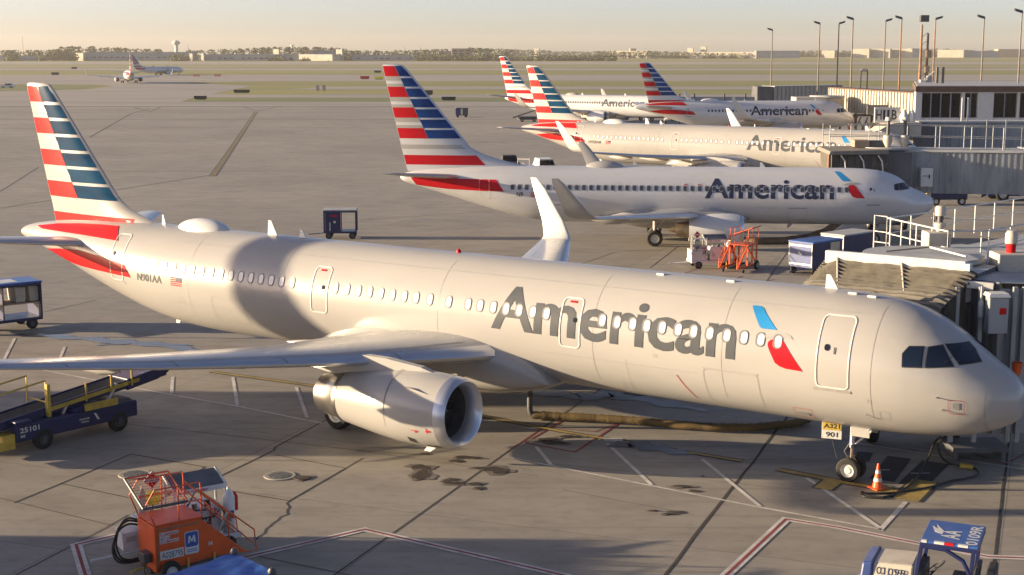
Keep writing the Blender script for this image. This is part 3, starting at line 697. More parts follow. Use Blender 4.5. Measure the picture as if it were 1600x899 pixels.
    zt = 5.9 if A else 5.33
    dm = MB(); n1, n2 = 16, 8
    for i in range(n2+1):
        for j in range(n1*2):
            a_ = pi*j/n1; r = cos(i/n2*pi/2)
            dm.v.append((ds+1.42*r*cos(a_)*(1 if cos(a_) > 0 else 1), .62*r*sin(a_), zt-.12+.50*sin(i/n2*pi/2)))
    im = dm.mi('white' if A else 'pearl')
    for i in range(n2):
        for j in range(2*n1): dm.f.append([i*2*n1+j, i*2*n1+(j+1) % (2*n1), (i+1)*2*n1+(j+1) % (2*n1), (i+1)*2*n1+j]); dm.fm.append(im)
    dm.build('antenna_dome', fs, 60)
    for s in ((24.2, 26.0, 34.6) if A else (10, 23)):
        if detail:
            s += d if s > 12 else 0
            zb_ = section(T, s)[1]-section(T, s)[2]
            MB().hexa([(s, -.02, zb_-.28), (s+.2, -.02, zb_-.28), (s+.2, .02, zb_-.28), (s, .02, zb_-.28)], [(s-.25, -.03, zb_+.05), (s+.1, -.03, zb_+.05), (s+.1, .03, zb_+.05), (s-.25, .03, zb_+.05)], 'white').build('antenna', fs, 0)
    # --- lettering
    if text:
        s0, s1, zb_, cap, ex, ez, ek = text
        V, F, w = text_mesh('American', .022); sx = (s0-s1)/w
        decal('lettering', T, [([(s0-v[0]*sx, zb_+v[1]*cap) for v in V], F, lm)], fs, .013, 1, arc=zb_, gs=.6, gz=.12)
        if ek: emblem(T, fs, ex, ez, ek)
    if reg:
        st_, s0, zb_, cap, w_ = reg; V, F, w = text_mesh(st_, .01); sx = w_/w
        decal('registration', T, [([(s0-v[0]*sx, zb_+v[1]*cap) for v in V], F, 'ink')], fs, .014, 1, gs=.6, gz=.12)
        fx, fz = s0-w_-.55, zb_+.02
        P = [pol([(fx-.30, fz+.14), (fx-.62, fz+.14), (fx-.62, fz+.30), (fx-.30, fz+.30)], 'navy_letter')]
        for i in range(5): P.append(pol([(fx, fz+.30-i*.075), (fx-(.3 if i < 2 else .62), fz+.30-i*.075), (fx-(.3 if i < 2 else .62), fz+.265-i*.075), (fx, fz+.265-i*.075)], 'red2'))
        decal('flag', T, P, fs, .014, 1, gs=.3, gz=.1)
    return root, fs
# ------------------------------------------------------------------ ground
def sheetw(name, pts, z, m, label=None):
    b = MB(); b.sheet([(p[0], p[1], z) for p in pts], m); o = b.build(name, None, 0); o['kind'] = 'structure'; return o
b = MB(); n = 24
b.box(-5000, 5000, -380, 6000, -1, 0, 'grass'); o = b.build('ground', None, 0); o['kind'] = 'structure'
sheetw('apron', [(-900, -350), (900, -350), (900, 352), (-900, 352)], .02, 'concrete')
sheetw('taxiway', [(-900, 352), (900, 352), (900, 383), (-88, 383), (-92, 418), (900, 418), (900, 446), (-86, 446), (-95, 458), (-97, 490), (-101, 560), (-150, 640), (-100, 655), (900, 690), (900, 828), (-900, 828), (-900, 620), (-400, 620), (-190, 592), (-168, 585), (-155, 560), (-150, 510), (-180, 478), (-900, 478)], .024, 'pavement')
sheetw('green_verge', [(-88, 384), (60, 384), (60, 417), (-60, 417), (-80, 405)], .03, 'green')
sheetw('green_verge', [(-260, 482), (-175, 484), (-156, 520), (-160, 570), (-190, 586), (-330, 590)], .03, 'green')
for y0, y1, sk in ((508, 547, 0), (1054, 1160, 0), (1300, 1340, 0), (1567, 1933, 0)):
    sheetw('runway', [(-80 if y0 < 600 else -3000, y0), (3000, y0+sk*3000), (3000, y1+sk*3000), (-70 if y0 < 600 else -3000, y1)], .04, 'pavement')
# pale shoulders and sealed edges along the pavements
b = MB()
for y0, w in ((684, 9), (829, 12), (1044, 11), (1162, 13), (1555, 22), (1935, 26), (549, 5), (1342, 14), (447, 4)):
    b.sheet([(-2500 if y0 > 600 else -60, y0, .06), (2500, y0, .06), (2500, y0+w, .06), (-2500 if y0 > 600 else -60, y0+w, .06)], 'collar')
o = b.build('pavement_shoulder', None, 0); o['kind'] = 'structure'
def strip(b, pts, w, m, z=.03, closed=False):
    P = [G(*p) if len(p) == 2 else Vector(p) for p in pts]
    for p in P: p.z = z
    n = len(P); L_ = []
    for i in range(n):
        a = P[i-1] if (i > 0 or closed) else None; c = P[(i+1) % n] if (i < n-1 or closed) else None
        d1 = (P[i]-a).normalized() if a is not None else None; d2 = (c-P[i]).normalized() if c is not None else None
        if d1 is None: d1 = d2
        if d2 is None: d2 = d1
        t = (d1+d2).normalized(); q = Vector((-t.y, t.x, 0)); L_.append(q*(w/2)/max(.35, q.dot(Vector((-d1.y, d1.x, 0)))))
    for i in range(n if closed else n-1):
        j = (i+1) % n; b.sheet([P[i]-L_[i], P[j]-L_[j], P[j]+L_[j], P[i]+L_[i]], m)
def lines(name, items, m, z):
    b = MB()
    for pts, w in items: strip(b, pts, w, m, z)
    o = b.build(name, None, 0); o['kind'] = 'structure'; return o
def rough(pts, k=6, amp=.03):
    P = [G(*p) for p in pts]; out = []
    for i in range(len(P)-1):
        for j in range(k):
            p = P[i].lerp(P[i+1], j/k); out.append((p.x+random.uniform(-amp, amp), p.y+random.uniform(-amp, amp), 0))
    out.append(tuple(P[-1])); return out
lines('slab_joint', [
 (rough([(1035, 905), (1215, 672), (1300, 560)], 14, .03), .085), (rough([(1549, 905), (1577, 690), (1590, 600)], 12, .02), .07),
 ([(515, 905), (800, 702), (1010, 560)], .05), ([(15, 905), (170, 824), (200, 806)], .04), ([(-20, 775), (22, 785), (172, 822)], .03),
 ([(22, 787), (95, 757), (205, 711), (320, 731), (240, 790)], .06), ([(95, 757), (200, 779)], .05), ([(330, 752), (428, 705), (430, 700), (493, 666), (620, 600)], .06),
 ([(430, 712), (540, 733), (567, 717)], .045), ([(540, 733), (452, 784), (350, 767)], .06), (rough([(452, 784), (447, 805), (436, 813), (400, 845)], 6, .06), .05),
 ([(190, 663), (300, 675), (560, 705), (660, 712)], .03), ([(395, 869), (560, 903)], .035), ([(880, 767), (1080, 805)], .02), ([(555, 705), (840, 745)], .02),
 ([(330, 274), (190, 296), (0, 326)], .16), ([(780, 330), (560, 345), (440, 372)], .06), ([(0, 300), (60, 262)], .1), ([(235, 170), (205, 178), (140, 215)], .25),
 ([(150, 470), (60, 490)], .05), ([(1180, 465), (1230, 395)], .05), ([(1015, 420), (1060, 385)], .05), ([(890, 420), (960, 395)], .05),
 ([(210, 168), (235, 175), (250, 168)], .4), ([(380, 167), (402, 174), (440, 166)], .35),
 ], 'joint', .028)
lines('drainage_seam', [([(-300, 166.5), (850, 167.5), (900, 167.5)], 2.2), ([(-300, 187), (850, 187)], .9), ([(-300, 176), (850, 177)], .6), ([(0, 201), (560, 200)], .35), ([(-50, 268), (520, 268)], .22), ([(300, 395), (1100, 392)], .05), ([(620, 223), (790, 223)], .5)], 'seam', .026)
# lead-in lines and stand markings
yl = MB()
def bordered(b, pts, w, z): strip(b, pts, w+.16, 'bkline', z); strip(b, pts, w, 'ylline', z+.004)
bordered(yl, [(330, 582), (510, 607), (750, 651), (880, 676), (1160, 722)], .20, .031)
bordered(yl, [(1215, 735), (1330, 757), (1440, 775)], .28, .031)
bordered(yl, [(1303, 752), (1285, 766)], .55, .034)
bordered(yl, [(1362, 766), (1395, 768)], .8, .034)
bordered(yl, [(1445, 753), (1415, 783)], .75, .036)
strip(yl, [(332, 276), (352, 247), (400, 175)], .8, 'seam', .031); strip(yl, [(330, 276), (350.5, 247), (399.3, 175)], .10, 'ylline', .034); strip(yl, [(334, 276), (353.5, 247), (400.7, 175)], .10, 'ylline', .034)
o = yl.build('yellow_guide_line', None, 0); o['kind'] = 'structure'
bk = MB()
for (p, q, w) in (((1405, 716), (1378, 752), .75), ((1462, 724), (1425, 760), .85), ((1352, 708), (1345, 722), .5)): strip(bk, [p, q], w, 'bkline', .029)
o = bk.build('black_stop_box', None, 0); o['kind'] = 'structure'
bx = MB()
for (x, y, w) in ((1378, 736, .5), (1438, 741, .6)): p = G(x, y); bx.box(p.x-w/2, p.x+w/2, p.y-.02, p.y+.02, .03, .036, 'whline')
o = bx.build('stop_box_edge', None, 0); o['kind'] = 'structure'
lines('white_stand_line', [
 ([(0, 566), (55, 577), (240, 613), (370, 636), (505, 663)], .11), ([(5, 566), (23, 530)], .13), ([(90, 571), (101, 543)], .13), ([(177, 590), (181, 557)], .13), ([(268, 616), (270, 590)], .13), ([(371, 635), (364, 591)], .13), ([(480, 654), (463, 606)], .13),
 ([(800, 717), (1045, 766), (1180, 793), (1378, 829)], .10), ([(862, 729), (838, 700)], .13), ([(1018, 759), (948, 694)], .13), ([(1188, 793), (1097, 719)], .13), ([(1260, 748), (1377, 828), (1415, 786)], .14),
 ([(1340, 694), (1600, 735)], .09), ([(1345, 690), (1610, 729)], .05), ([(72, 444), (150, 424), (190, 416)], .05), ([(440, 372), (560, 345), (700, 312)], .05), ([(172, 279), (190, 278)], .25), ([(905, 187), (935, 187)], .3)], 'whline', .032)
rw = MB()
for pts in ([(380, 873), (570, 829), (890, 903)], [(1130, 905), (1228, 813), (1310, 826), (1440, 852), (1545, 872), (1640, 875)], [(135, 905), (119, 853), (215, 830), (330, 815)]):
    strip(rw, pts, .30, 'whline', .033); strip(rw, pts, .085, 'rdline', .037)
strip(rw, [(1348, 676), (1325, 705)], .25, 'whline', .033); strip(rw, [(1348, 676), (1325, 705)], .1, 'rdline', .037)
o = rw.build('red_white_boundary_line', None, 0); o['kind'] = 'structure'
lines('red_box_line', [([(820, 693), (890, 652), (970, 661), (898, 708), (820, 693)], .08), ([(800, 702), (850, 668), (930, 676), (960, 664)], .05), ([(1480, 695), (1570, 727), (1620, 700)], .06), ([(1210, 437), (1100, 470)], .06), ([(1160, 432), (1110, 455)], .08), ([(1090, 420), (1040, 440)], .06)], 'rdline', .031)
b = MB(); p = G(957, 689)
for d in ((0, 0),): b.sheet([(p.x-.34, p.y-.2, .04), (p.x+.3, p.y-.28, .04), (p.x+.36, p.y+.18, .04), (p.x-.28, p.y+.26, .04)], 'whline')
o = b.build('white_spot_marker', None, 0); o['kind'] = 'structure'
# stains and water
def blotch(b, x, y, rx, ry, m, z, n=22, am=.28):
    c = G(x, y); ph = [random.uniform(0, 6.28) for _ in range(4)]; vs = []
    for i in range(n):
        a = 2*pi*i/n; r = 1+am*(sin(2*a+ph[0])*.5+sin(3*a+ph[1])*.5+sin(5*a+ph[2])*.35+sin(9*a+ph[3])*.2)
        vs.append((c.x+rx*r*cos(a), c.y+ry*r*sin(a), z))
    b.sheet(vs, m)
b = MB(); i = 0
for x, y, rx, ry in ((657, 732, .30, .27), (658, 746, .28, .33), (660, 740, .18, .3), (750, 733, .2, .12), (770, 735, .27, .28), (783, 738, .25, .28), (758, 733, .2, .1), (705, 752, .22, .14), (712, 757, .3, .14), (697, 755, .12, .1), (742, 758, .2, .14), (748, 765, .12, .12), (725, 716, .25, .15), (742, 717, .2, .12), (665, 711, .12, .06), (712, 722, .2, .1), (1067, 762, .26, .12), (1085, 769, .15, .08), (1055, 802, .22, .08), (1045, 805, .15, .08), (855, 689, .35, .22), (870, 694, .3, .16), (890, 684, .35, .12), (1098, 746, .06, .03), (995, 617, .4, .3), (1020, 800, .12, .04), (473, 749, .2, .2)):
    blotch(b, x, y, rx*1.4, ry*1.45, 'halo', .034+.0001*i, am=.4); blotch(b, x, y, rx, ry, 'oil', .0385+.0006*i); i += 1
o = b.build('oil_stain', None, 0); o['kind'] = 'structure'
def ribbon(b, pts, w, m, z, k=14):
    P = [G(*p) for p in pts]; Q = []
    for a_ in range(len(P)-1):
        for q in range(k): Q.append(P[a_].lerp(P[a_+1], q/k))
    Q.append(P[-1]); L_ = []; R_ = []; n = len(Q); ph = random.random()*6
    for q in range(n):
        d = (Q[min(n-1, q+1)]-Q[max(0, q-1)]).normalized(); nn = Vector((-d.y, d.x, 0)); e = max(0.02, sin(pi*q/(n-1)))**.5
        L_.append(Q[q]+nn*w*e*(1+.45*sin(q*.7+ph)+random.uniform(-.06, .06))); R_.append(Q[q]-nn*w*e*(1+.45*sin(q*.5+ph*2)+random.uniform(-.06, .06)))
    for v in L_+R_: v.z = z
    for q in range(n-1): b.sheet([R_[q], R_[q+1], L_[q+1], L_[q]], m)
b = MB()
ribbon(b, [(15, 522), (80, 526), (160, 533), (230, 538), (300, 548), (345, 556)], .42, 'wet', .0385); ribbon(b, [(150, 541), (210, 536), (300, 541)], .25, 'wet', .040); ribbon(b, [(300, 552), (420, 562), (520, 575)], .2, 'wet', .041)
ribbon(b, [(770, 612), (830, 610), (900, 622), (960, 618), (1040, 632), (1110, 645)], .5, 'damp', .0385); ribbon(b, [(950, 700), (985, 695), (1030, 703), (1080, 712)], .4, 'damp', .0425)
o = b.build('water_film', None, 0); o['kind'] = 'structure'
for x, y, r, s_ in ((210, 743, .42, 'manhole cover left, in a diamond of slab joints, behind the orange stairs'), (437, 745, .42, 'round ribbed manhole cover to the right of the orange stairs'), (473, 749, .2, 'small rusty round cap beside the right manhole cover')):
    p = G(x, y); b = MB(); b.lathe((0, 0, 0), (0, 0, 1), [(.030, r*1.18), (.046, r*1.16), (.046, r*.98), (.038, r*.97), (.045, r*.94), (.045, .001)], ['collar', 'collar', 'ink', 'iron', 'iron'] if r > .3 else ['oil', 'oil', 'ink', 'burnt', 'burnt'], 36)
    for j in range(-4, 5):
        h_ = sqrt(max(.01, (r*.85)**2-(j*r*.19)**2))
        if r > .3: b.box(-h_, h_, j*r*.19-.012, j*r*.19+.012, .044, .052, 'iron'); b.box(j*r*.19-.012, j*r*.19+.012, -h_, h_, .044, .0515, 'iron')
    o = b.build('manhole_cover', None, 30, loc=(p.x, p.y, 0), rz=.4); tag(o, s_, 'manhole cover')

# ------------------------------------------------------------------ airliners
A321['wing'] = 17.0; A321['mg'] = 22.1
A319['wing'] = 11.1; A319['mg'] = 16.1; A319['kind'] = 'a'
B738['body'] = 'silverwhite'; A319['body'] = 'silverwhite'; B738['wing'] = 14.5; B738['mg'] = 19.6
w321 = [26.38+.5325*i for i in range(17)]+[24.23, 23.68, 23.14, 22.61, 22.09, 21.56, 21.02, 20.49, 19.88, 19.06, 18.23, 17.72, 17.17, 16.64, 16.11, 15.57, 15.02, 12.88, 12.33, 11.76, 11.25, 10.7, 10.14, 9.6, 9.05, 8.47, 7.9, 7.35, 6.79]
d321 = [(5.05, 3.27, 5.36, 1.02, False), (14.08, 3.44, 5.05, .80, True), (25.0, 3.48, 5.15, .82, True), (36.35, 3.66, 5.52, .85, False)]
airliner('airliner', A321, 14.6202, 39.5426, 55.7455, 1, 'pearl grey airliner nearest the camera, tail number N901AA under its rear windows', w321,
         text=(17.2, 8.15, 3.76, 1.50, 7.90, 5.36, 1.0), reg=('N901AA', 34.95, 3.80, .30, 1.50), doors=d321)
w737 = [6.34+.508*i for i in range(47)]
w737 = [s for s in w737 if not (30.4 < s)]
d737 = [(4.47, 2.95, 4.72, .80, False), (31.75, 3.05, 4.46, .74, True), (17.45, 3.30, 4.32, .58, True), (16.5, 3.30, 4.32, .58, True)]
airliner('airliner', B738, 28.8853, 97.3914, 84.83, .9703, 'white shaded airliner right behind the nearest one, blunt nose toward blue carts', w737,
         text=(16.12, 7.2, 3.27, 1.42, 7.10, 5.12, 1.05), reg=('N9', 29.4, 3.25, .34, .45), doors=d737, lm='navy_letter', bl='blue2', rd='red', winkind='glass')  # lettering uses the shade-toned copy of the fleet paint
airliner('airliner', A321, 37.8229, 129.6707, 56.33, .9937, 'cream sunlit airliner third from the camera, tail number N928AM, nose hidden by a gate bridge', w321,
         text=(17.2, 8.15, 3.76, 1.50, 7.90, 5.36, 1.0), reg=('N928AM', 34.95, 3.80, .30, 1.50), doors=d321, winkind='shade')
airliner('airliner', B738, 31.006, 258.09, 60.54, .9764, 'sunlit airliner partly hidden by a darker striped fin, big grey engine showing', w737,
         text=(16.12, 7.2, 3.27, 1.42, 7.10, 5.12, 1.05), doors=d737, winkind='glass', detail=False)
w319 = [6.8+.533*i for i in range(31)]
airliner('airliner', A319, 51.577, 217.19, 93.97, .987, 'shaded short airliner at the far gate, its nose beside the cream ribbed bridge', w319,
         text=(16.4, 7.6, 3.76, 1.45, 7.2, 5.36, .95), doors=[(5.05, 3.27, 5.36, 1.02, False), (25.7, 3.66, 5.4, .85, False)], lm='navy_letter', bl='blue2', rd='red', winkind='glass', detail=False)  # shade-toned copy of the fleet lettering here as well
airliner('airliner', B738, -163.9-19.6*.292, 617.4+19.6*.956, 197, 1, 'distant sunlit airliner taxiing away across the far taxiway, wings spread', [], detail=False, group='airliners taxiing far away')
p = G(287, 117)
airliner('airliner', B738, p.x, p.y, 139, .9, 'distant blue shaded airliner just beyond the taxiing sunlit one', [], detail=False, bl='blue2', rd='red', group='airliners taxiing far away')
def spl(b, pts, r, m='cable'):
    P = []; pts = [Vector(q) for q in pts]
    for i in range(len(pts)-1):
        a_, b_, c_, d_ = pts[max(0, i-1)], pts[i], pts[i+1], pts[min(len(pts)-1, i+2)]
        for j in range(6): t_ = j/6; P.append(.5*((2*b_)+(c_-a_)*t_+(2*a_-5*b_+4*c_-d_)*t_*t_+(3*b_-a_-3*c_+d_)*t_**3))
    P.append(pts[-1]); b.tube(P, r, m, 8)
# ------------------------------------------------------------------ ground equipment
def frame(p, q):
    p = G(*p) if len(p) == 2 else Vector(p); q = G(*q) if len(q) == 2 else Vector(q)
    d = q-p; return p, atan2(d.y, d.x), sqrt(d.x**2+d.y**2)
def wheels(root, pts, r, w, hubm='hub', ax=(0, 1, 0)):
    for x, y in pts: MB().wheel((x, y, r), ax, r, w, 18, hubm).build('wheel', root, 40)

# --- belt loader under the near wing
p0 = G(70, 703); th = radians(34+22.2)
p, a, l = frame((72, 703), (180, 677))
t = empty('belt_loader', (p.x, p.y, 0), a, 'dark blue belt loader numbered 25101 with yellow rails, under the near wing', 'belt loader')
b = MB(); b.box(-1.0, 3.7, .10, 1.9, .42, .98, 'gse'); b.box(-1.0, 3.7, .06, .10, .45, .95, 'gse'); b.box(1.2, 2.4, .15, 1.85, .98, 1.12, 'gse'); b.build('chassis', t, 0, bevel=.03)
MB().box(-1.0, -.4, .1, 1.8, .98, 1.10, 'gse').build('end_cover', t, 0, bevel=.02); b = MB(); b.hexa([(2.6, .12, .98), (3.6, .12, .98), (3.6, 1.85, .98), (2.6, 1.85, .98)], [(2.7, .2, 1.12), (3.5, .2, 1.08), (3.5, 1.8, 1.08), (2.7, 1.8, 1.12)], 'dkmetal'); b.build('engine_cover', t, 0, bevel=.02)
wheels(t, [(0, .16), (0, 1.85), (2.95, .16), (2.95, 1.85)], .36, .26, 'dkmetal')
b = MB(); b.box(-1.45, -1.0, .15, .75, .22, .72, 'yellow'); b.hexa([(-1.95, .2, .22), (-1.45, .15, .22), (-1.45, .75, .22), (-1.95, .6, .22)], [(-1.95, .2, .28), (-1.45, .15, .5), (-1.45, .75, .5), (-1.95, .6, .28)], 'yellow'); b.build('tow_bracket', t, 0, bevel=.02)
b = MB(); s0, s1 = Vector((-3.2, 1.0, .70)), Vector((5.3, 1.0, 1.62)); d = (s1-s0)
b.beam(s0, s1, .95, .22, 'gse'); b.beam(s0+Vector((0, -.50, .06)), s1+Vector((0, -.50, .06)), .06, .30, 'gse'); b.beam(s0+Vector((0, .50, .06)), s1+Vector((0, .50, .06)), .06, .30, 'gse')
b.build('boom', t, 0, bevel=.015)
MB().beam(s0+Vector((0, 0, .15)), s1+Vector((0, 0, .15)), .80, .05, 'tyre').build('conveyor_belt', t, 0)
b = MB(); e = s0+d*.80; b.prism([e+Vector((0, -.58, -.15)), s1+Vector((-.4, -.58, -.15)), s1+Vector((.1, -.58, .05)), s1+Vector((-.05, -.58, .28)), e+Vector((0, -.58, .25))], (0, 1.16, 0), 'gse'); b.build('boom_head', t, 0, bevel=.02)
b = MB(); b.tube([s1+Vector((-.2, -.5, .3)), s1+Vector((.2, -.45, .25)), s1+Vector((.5, 0, .1)), s1+Vector((.2, .45, .25)), s1+Vector((-.2, .5, .3))], .05, 'tyre', 8).build('bumper', t, 40)
for y in (-.56, .56):
    b = MB(); q0 = s0+d*.18+Vector((0, y, .30)); q1 = s0+d*.78+Vector((0, y, .30))
    b.beam(s0+d*.42+Vector((0, y, .10)), s0+d*.86+Vector((0, y, .10)), .04, .13, 'yellow')
    b.tube([s0+d*.18+Vector((0, y, .1)), s0+d*.18+Vector((0, y, 1.12)), s0+d*.42+Vector((0, y, 1.12)), s0+d*.42+Vector((0, y, .05))], .035, 'yellow', 8)
    b.build('handrail', t, 40)
b = MB(); b.beam(s0+d*.42+Vector((.05, -.6, -.1)), s0+d*.42+Vector((.05, -.6, 1.0)), .12, .16, 'yellow'); b.beam(s0+d*.43+Vector((0, -.6, .35)), s0+d*.43+Vector((0, .6, .35)), .05, .05, 'yellow'); b.build('control_post', t, 0, bevel=.01)
for f in (.6, .72, .82): MB().tube([s0+d*f+Vector((0, -.6, -.02)), s0+d*f+Vector((0, -.6, .62))], .035, 'yellow', 8).build('guard_post', t, 40)
MB().box(1.6, 2.9, .02, .09, .98, 1.22, 'yellow').build('step_plate', t, 0, bevel=.01)
b = MB(); b.tube([(0.9, .4, .9), (1.2, .5, 1.25)], .06, 'metal'); b.tube([(2.6, .4, .9), (3.2, .5, 1.6)], .06, 'metal'); b.build('lift_cylinder', t, 40)
flat_text('25101', (-.88, .057, .72), (1, 0, 0), (0, 0, 1), .17, 'tape', t, width=.72); flat_text('M3', (-.86, .057, .56), (1, 0, 0), (0, 0, 1), .10, 'tape', t)
flat_text('American', (1.35, .057, .70), (1, 0, 0), (0, 0, 1), .075, 'tape', t); flat_text('Airlines', (1.42, .057, .60), (1, 0, 0), (0, 0, 1), .07, 'tape', t)
b = MB(); b.prism([(1.93, .055, .86), (2.02, .055, .84), (2.16, .055, .60), (2.06, .055, .62)], (0, -.004, 0), 'tape'); b.build('emblem', t, 0)

# --- baggage carts
def open_cart(p, rz, label, L_=3.0, Wd=1.5, H_=2.15, closed_end=True, top='gsem', group='blue baggage carts'):
    t = empty('baggage_cart', (p[0], p[1], 0), rz, label, 'baggage cart', group)
    MB().box(0, L_, 0, Wd, .42, .56, 'gse').build('bed', t, 0, bevel=.02)
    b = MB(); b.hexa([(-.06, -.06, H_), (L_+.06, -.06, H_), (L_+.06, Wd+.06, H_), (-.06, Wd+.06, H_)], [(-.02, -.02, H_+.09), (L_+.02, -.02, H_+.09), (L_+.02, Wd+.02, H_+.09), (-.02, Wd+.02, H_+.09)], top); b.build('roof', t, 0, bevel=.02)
    b = MB()
    for x in (.04, L_-.04):
        for y in (.04, Wd-.04): b.beam((x, y, .5), (x, y, H_), .09, .09, 'gse')
    b.beam((0, .03, H_-.06), (L_, .03, H_-.06), .08, .1, 'gse'); b.beam((0, Wd-.03, H_-.06), (L_, Wd-.03, H_-.06), .08, .1, 'gse')
    b.beam((L_/2, Wd-.03, .5), (L_/2, Wd-.03, H_), .06, .06, 'gse'); b.build('frame', t, 0)
    return t
def tow(t, x0, x1, y, m='gse'): MB().tube([(x0, y-.3, .42), (x1, y, .30), (x1+(x1-x0)*.25, y, .30)], .035, m, 8).build('tow_bar', t, 40)
p, a, l = frame((5, 521), (64, 507))
t = open_cart((p.x-1.35, p.y-.9), a*.6, 'open dark baggage cart with two shelves and pale cloth sides at the left edge', 3.6, 1.7, 2.2)
MB().box(.05, 3.55, .05, 1.65, 1.24, 1.29, 'brick').build('shelf', t, 0); MB().box(.6, 2.6, .3, 1.3, 2.291, 2.30, 'tape').build('roof_panel', t, 0)
MB().box(3.50, 3.54, .1, 1.6, .56, 2.1, 'gse').build('end_wall', t, 0)
b = MB(); b.box(1.78, 1.82, .1, 1.6, .56, 2.1, 'gse'); b.build('divider', t, 0)
b = MB()
for x in (2.45, 3.1):
    b.prism([(x, .2, 1.32), (x+.42, .2, 1.32), (x+.45, .2, 2.0), (x-.05, .2, 2.05)], (0, 1.1, 0), 'cream')
b.build('cloth_curtain', t, 0)
wheels(t, [(.5, .1), (.5, 1.6), (3.1, .1), (3.1, 1.6)], .27, .16, 'dkmetal')
p = G(553, 374)
t = open_cart((p.x-2.1, p.y-.15), .05, 'open sided blue cart alone on the apron behind the dome of the nearest fuselage', 2.3, 1.5, 2.0, top='roof')
MB().box(0, .05, 0, 1.5, .5, 2.0, 'gse').build('end_wall', t, 0); MB().box(0, 1.2, 0, .05, .5, 2.0, 'gse').build('side_panel', t, 0, bevel=.01)
b = MB(); b.box(.5, 1.0, -.008, .0, 1.6, 1.72, 'red'); b.box(.1, .13, -.008, 0, .6, 1.9, 'rim'); b.box(.7, .85, -.008, 0, 1.15, 1.3, 'tape'); b.box(.42, .48, -.03, 0, .6, 1.2, 'hub'); b.build('reflective_tape', t, 0)
wheels(t, [(.35, .1), (.35, 1.4), (2.0, .1), (2.0, 1.4)], .25, .15, 'dkmetal'); tow(t, 0, -.9, .7)
p = G(722, 184); t = open_cart((p.x-1.2, p.y), .1, 'small dark cart far out on the apron left of the striped fins', 2.4, 1.6, 1.9, top='roof')
MB().box(.05, .95, .02, .07, .5, 1.9, 'gsel').build('side_panel', t, 0); MB().box(1.3, 2.4, .02, .07, .5, 1.9, 'dkmetal').build('end_wall', t, 0); wheels(t, [(.35, .1), (2.0, .1), (.35, 1.5), (2, 1.5)], .25, .15, 'dkmetal')
def box_cart(p, rz, label, L_, Wd=1.6, H_=1.95, curtain=None, roofm='gsem', endtape=True, group='blue baggage carts'):
    t = empty('baggage_cart', (p[0], p[1], 0), rz, label, 'baggage cart', group)
    b = MB(); b.box(0, L_, 0, Wd, .45, H_, 'gse'); b.build('body', t, 0, bevel=.03)
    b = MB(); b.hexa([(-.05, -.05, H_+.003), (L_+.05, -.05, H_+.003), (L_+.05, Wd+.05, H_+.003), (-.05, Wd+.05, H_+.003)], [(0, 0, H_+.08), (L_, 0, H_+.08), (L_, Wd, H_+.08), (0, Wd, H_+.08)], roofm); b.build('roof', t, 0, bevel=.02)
    b = MB(); b.box(-.02, -.005, .04, Wd-.04, .5, H_-.03, 'gsel'); b.build('end_panel', t, 0)
    b = MB()
    for z in (.62, 1.72): b.box(-.035, -.022, .1, Wd-.1, z, z+.1, 'tape')
    for y in (.03, Wd-.09): b.box(-.035, -.022, y, y+.06, .55, 1.9, 'tape')
    b.build('reflective_tape', t, 0)
    b = MB(); b.prism([(-.03, Wd*.62, 1.38), (-.03, Wd*.55, 1.40), (-.03, Wd*.42, 1.22), (-.03, Wd*.5, 1.22)], (-.006, 0, 0), 'tape'); b.build('emblem', t, 0)
    if curtain:
        b = MB(); n = 10
        for i in range(n):
            x0, x1 = curtain[0]+(curtain[1]-curtain[0])*i/n, curtain[0]+(curtain[1]-curtain[0])*(i+1)/n; y0 = -.012-.05*(i % 2); y1 = -.012-.05*((i+1) % 2)
            b.sheet([(x0, y0, .5), (x1, y1, .5), (x1, y1*1.2, H_-.05), (x0, y0*1.2, H_-.05)], 'cream')
        b.build('curtain', t, 30)
    wheels(t, [(.35, .12), (.35, Wd-.12), (L_-.4, .12), (L_-.4, Wd-.12)], .26, .15, 'dkmetal'); tow(t, 0, -.9, Wd/2)
    return t
p = G(1269, 433); q = G(1237, 427)
aa = atan2(-(q.x-p.x), (q.y-p.y)) if False else radians(38)
t = box_cart((p.x, p.y), radians(42), 'blue baggage cart with faded end panel and cream curtain beside the orange stairs', 2.9, 1.75, 1.95, curtain=(1.7, 2.6))
p = G(1331, 419); t = box_cart((p.x-.35, p.y+.7), radians(42), 'blue baggage cart with grey roof between the curtained cart and the white railings', 3.4, 1.75, 1.85, roofm='roof')

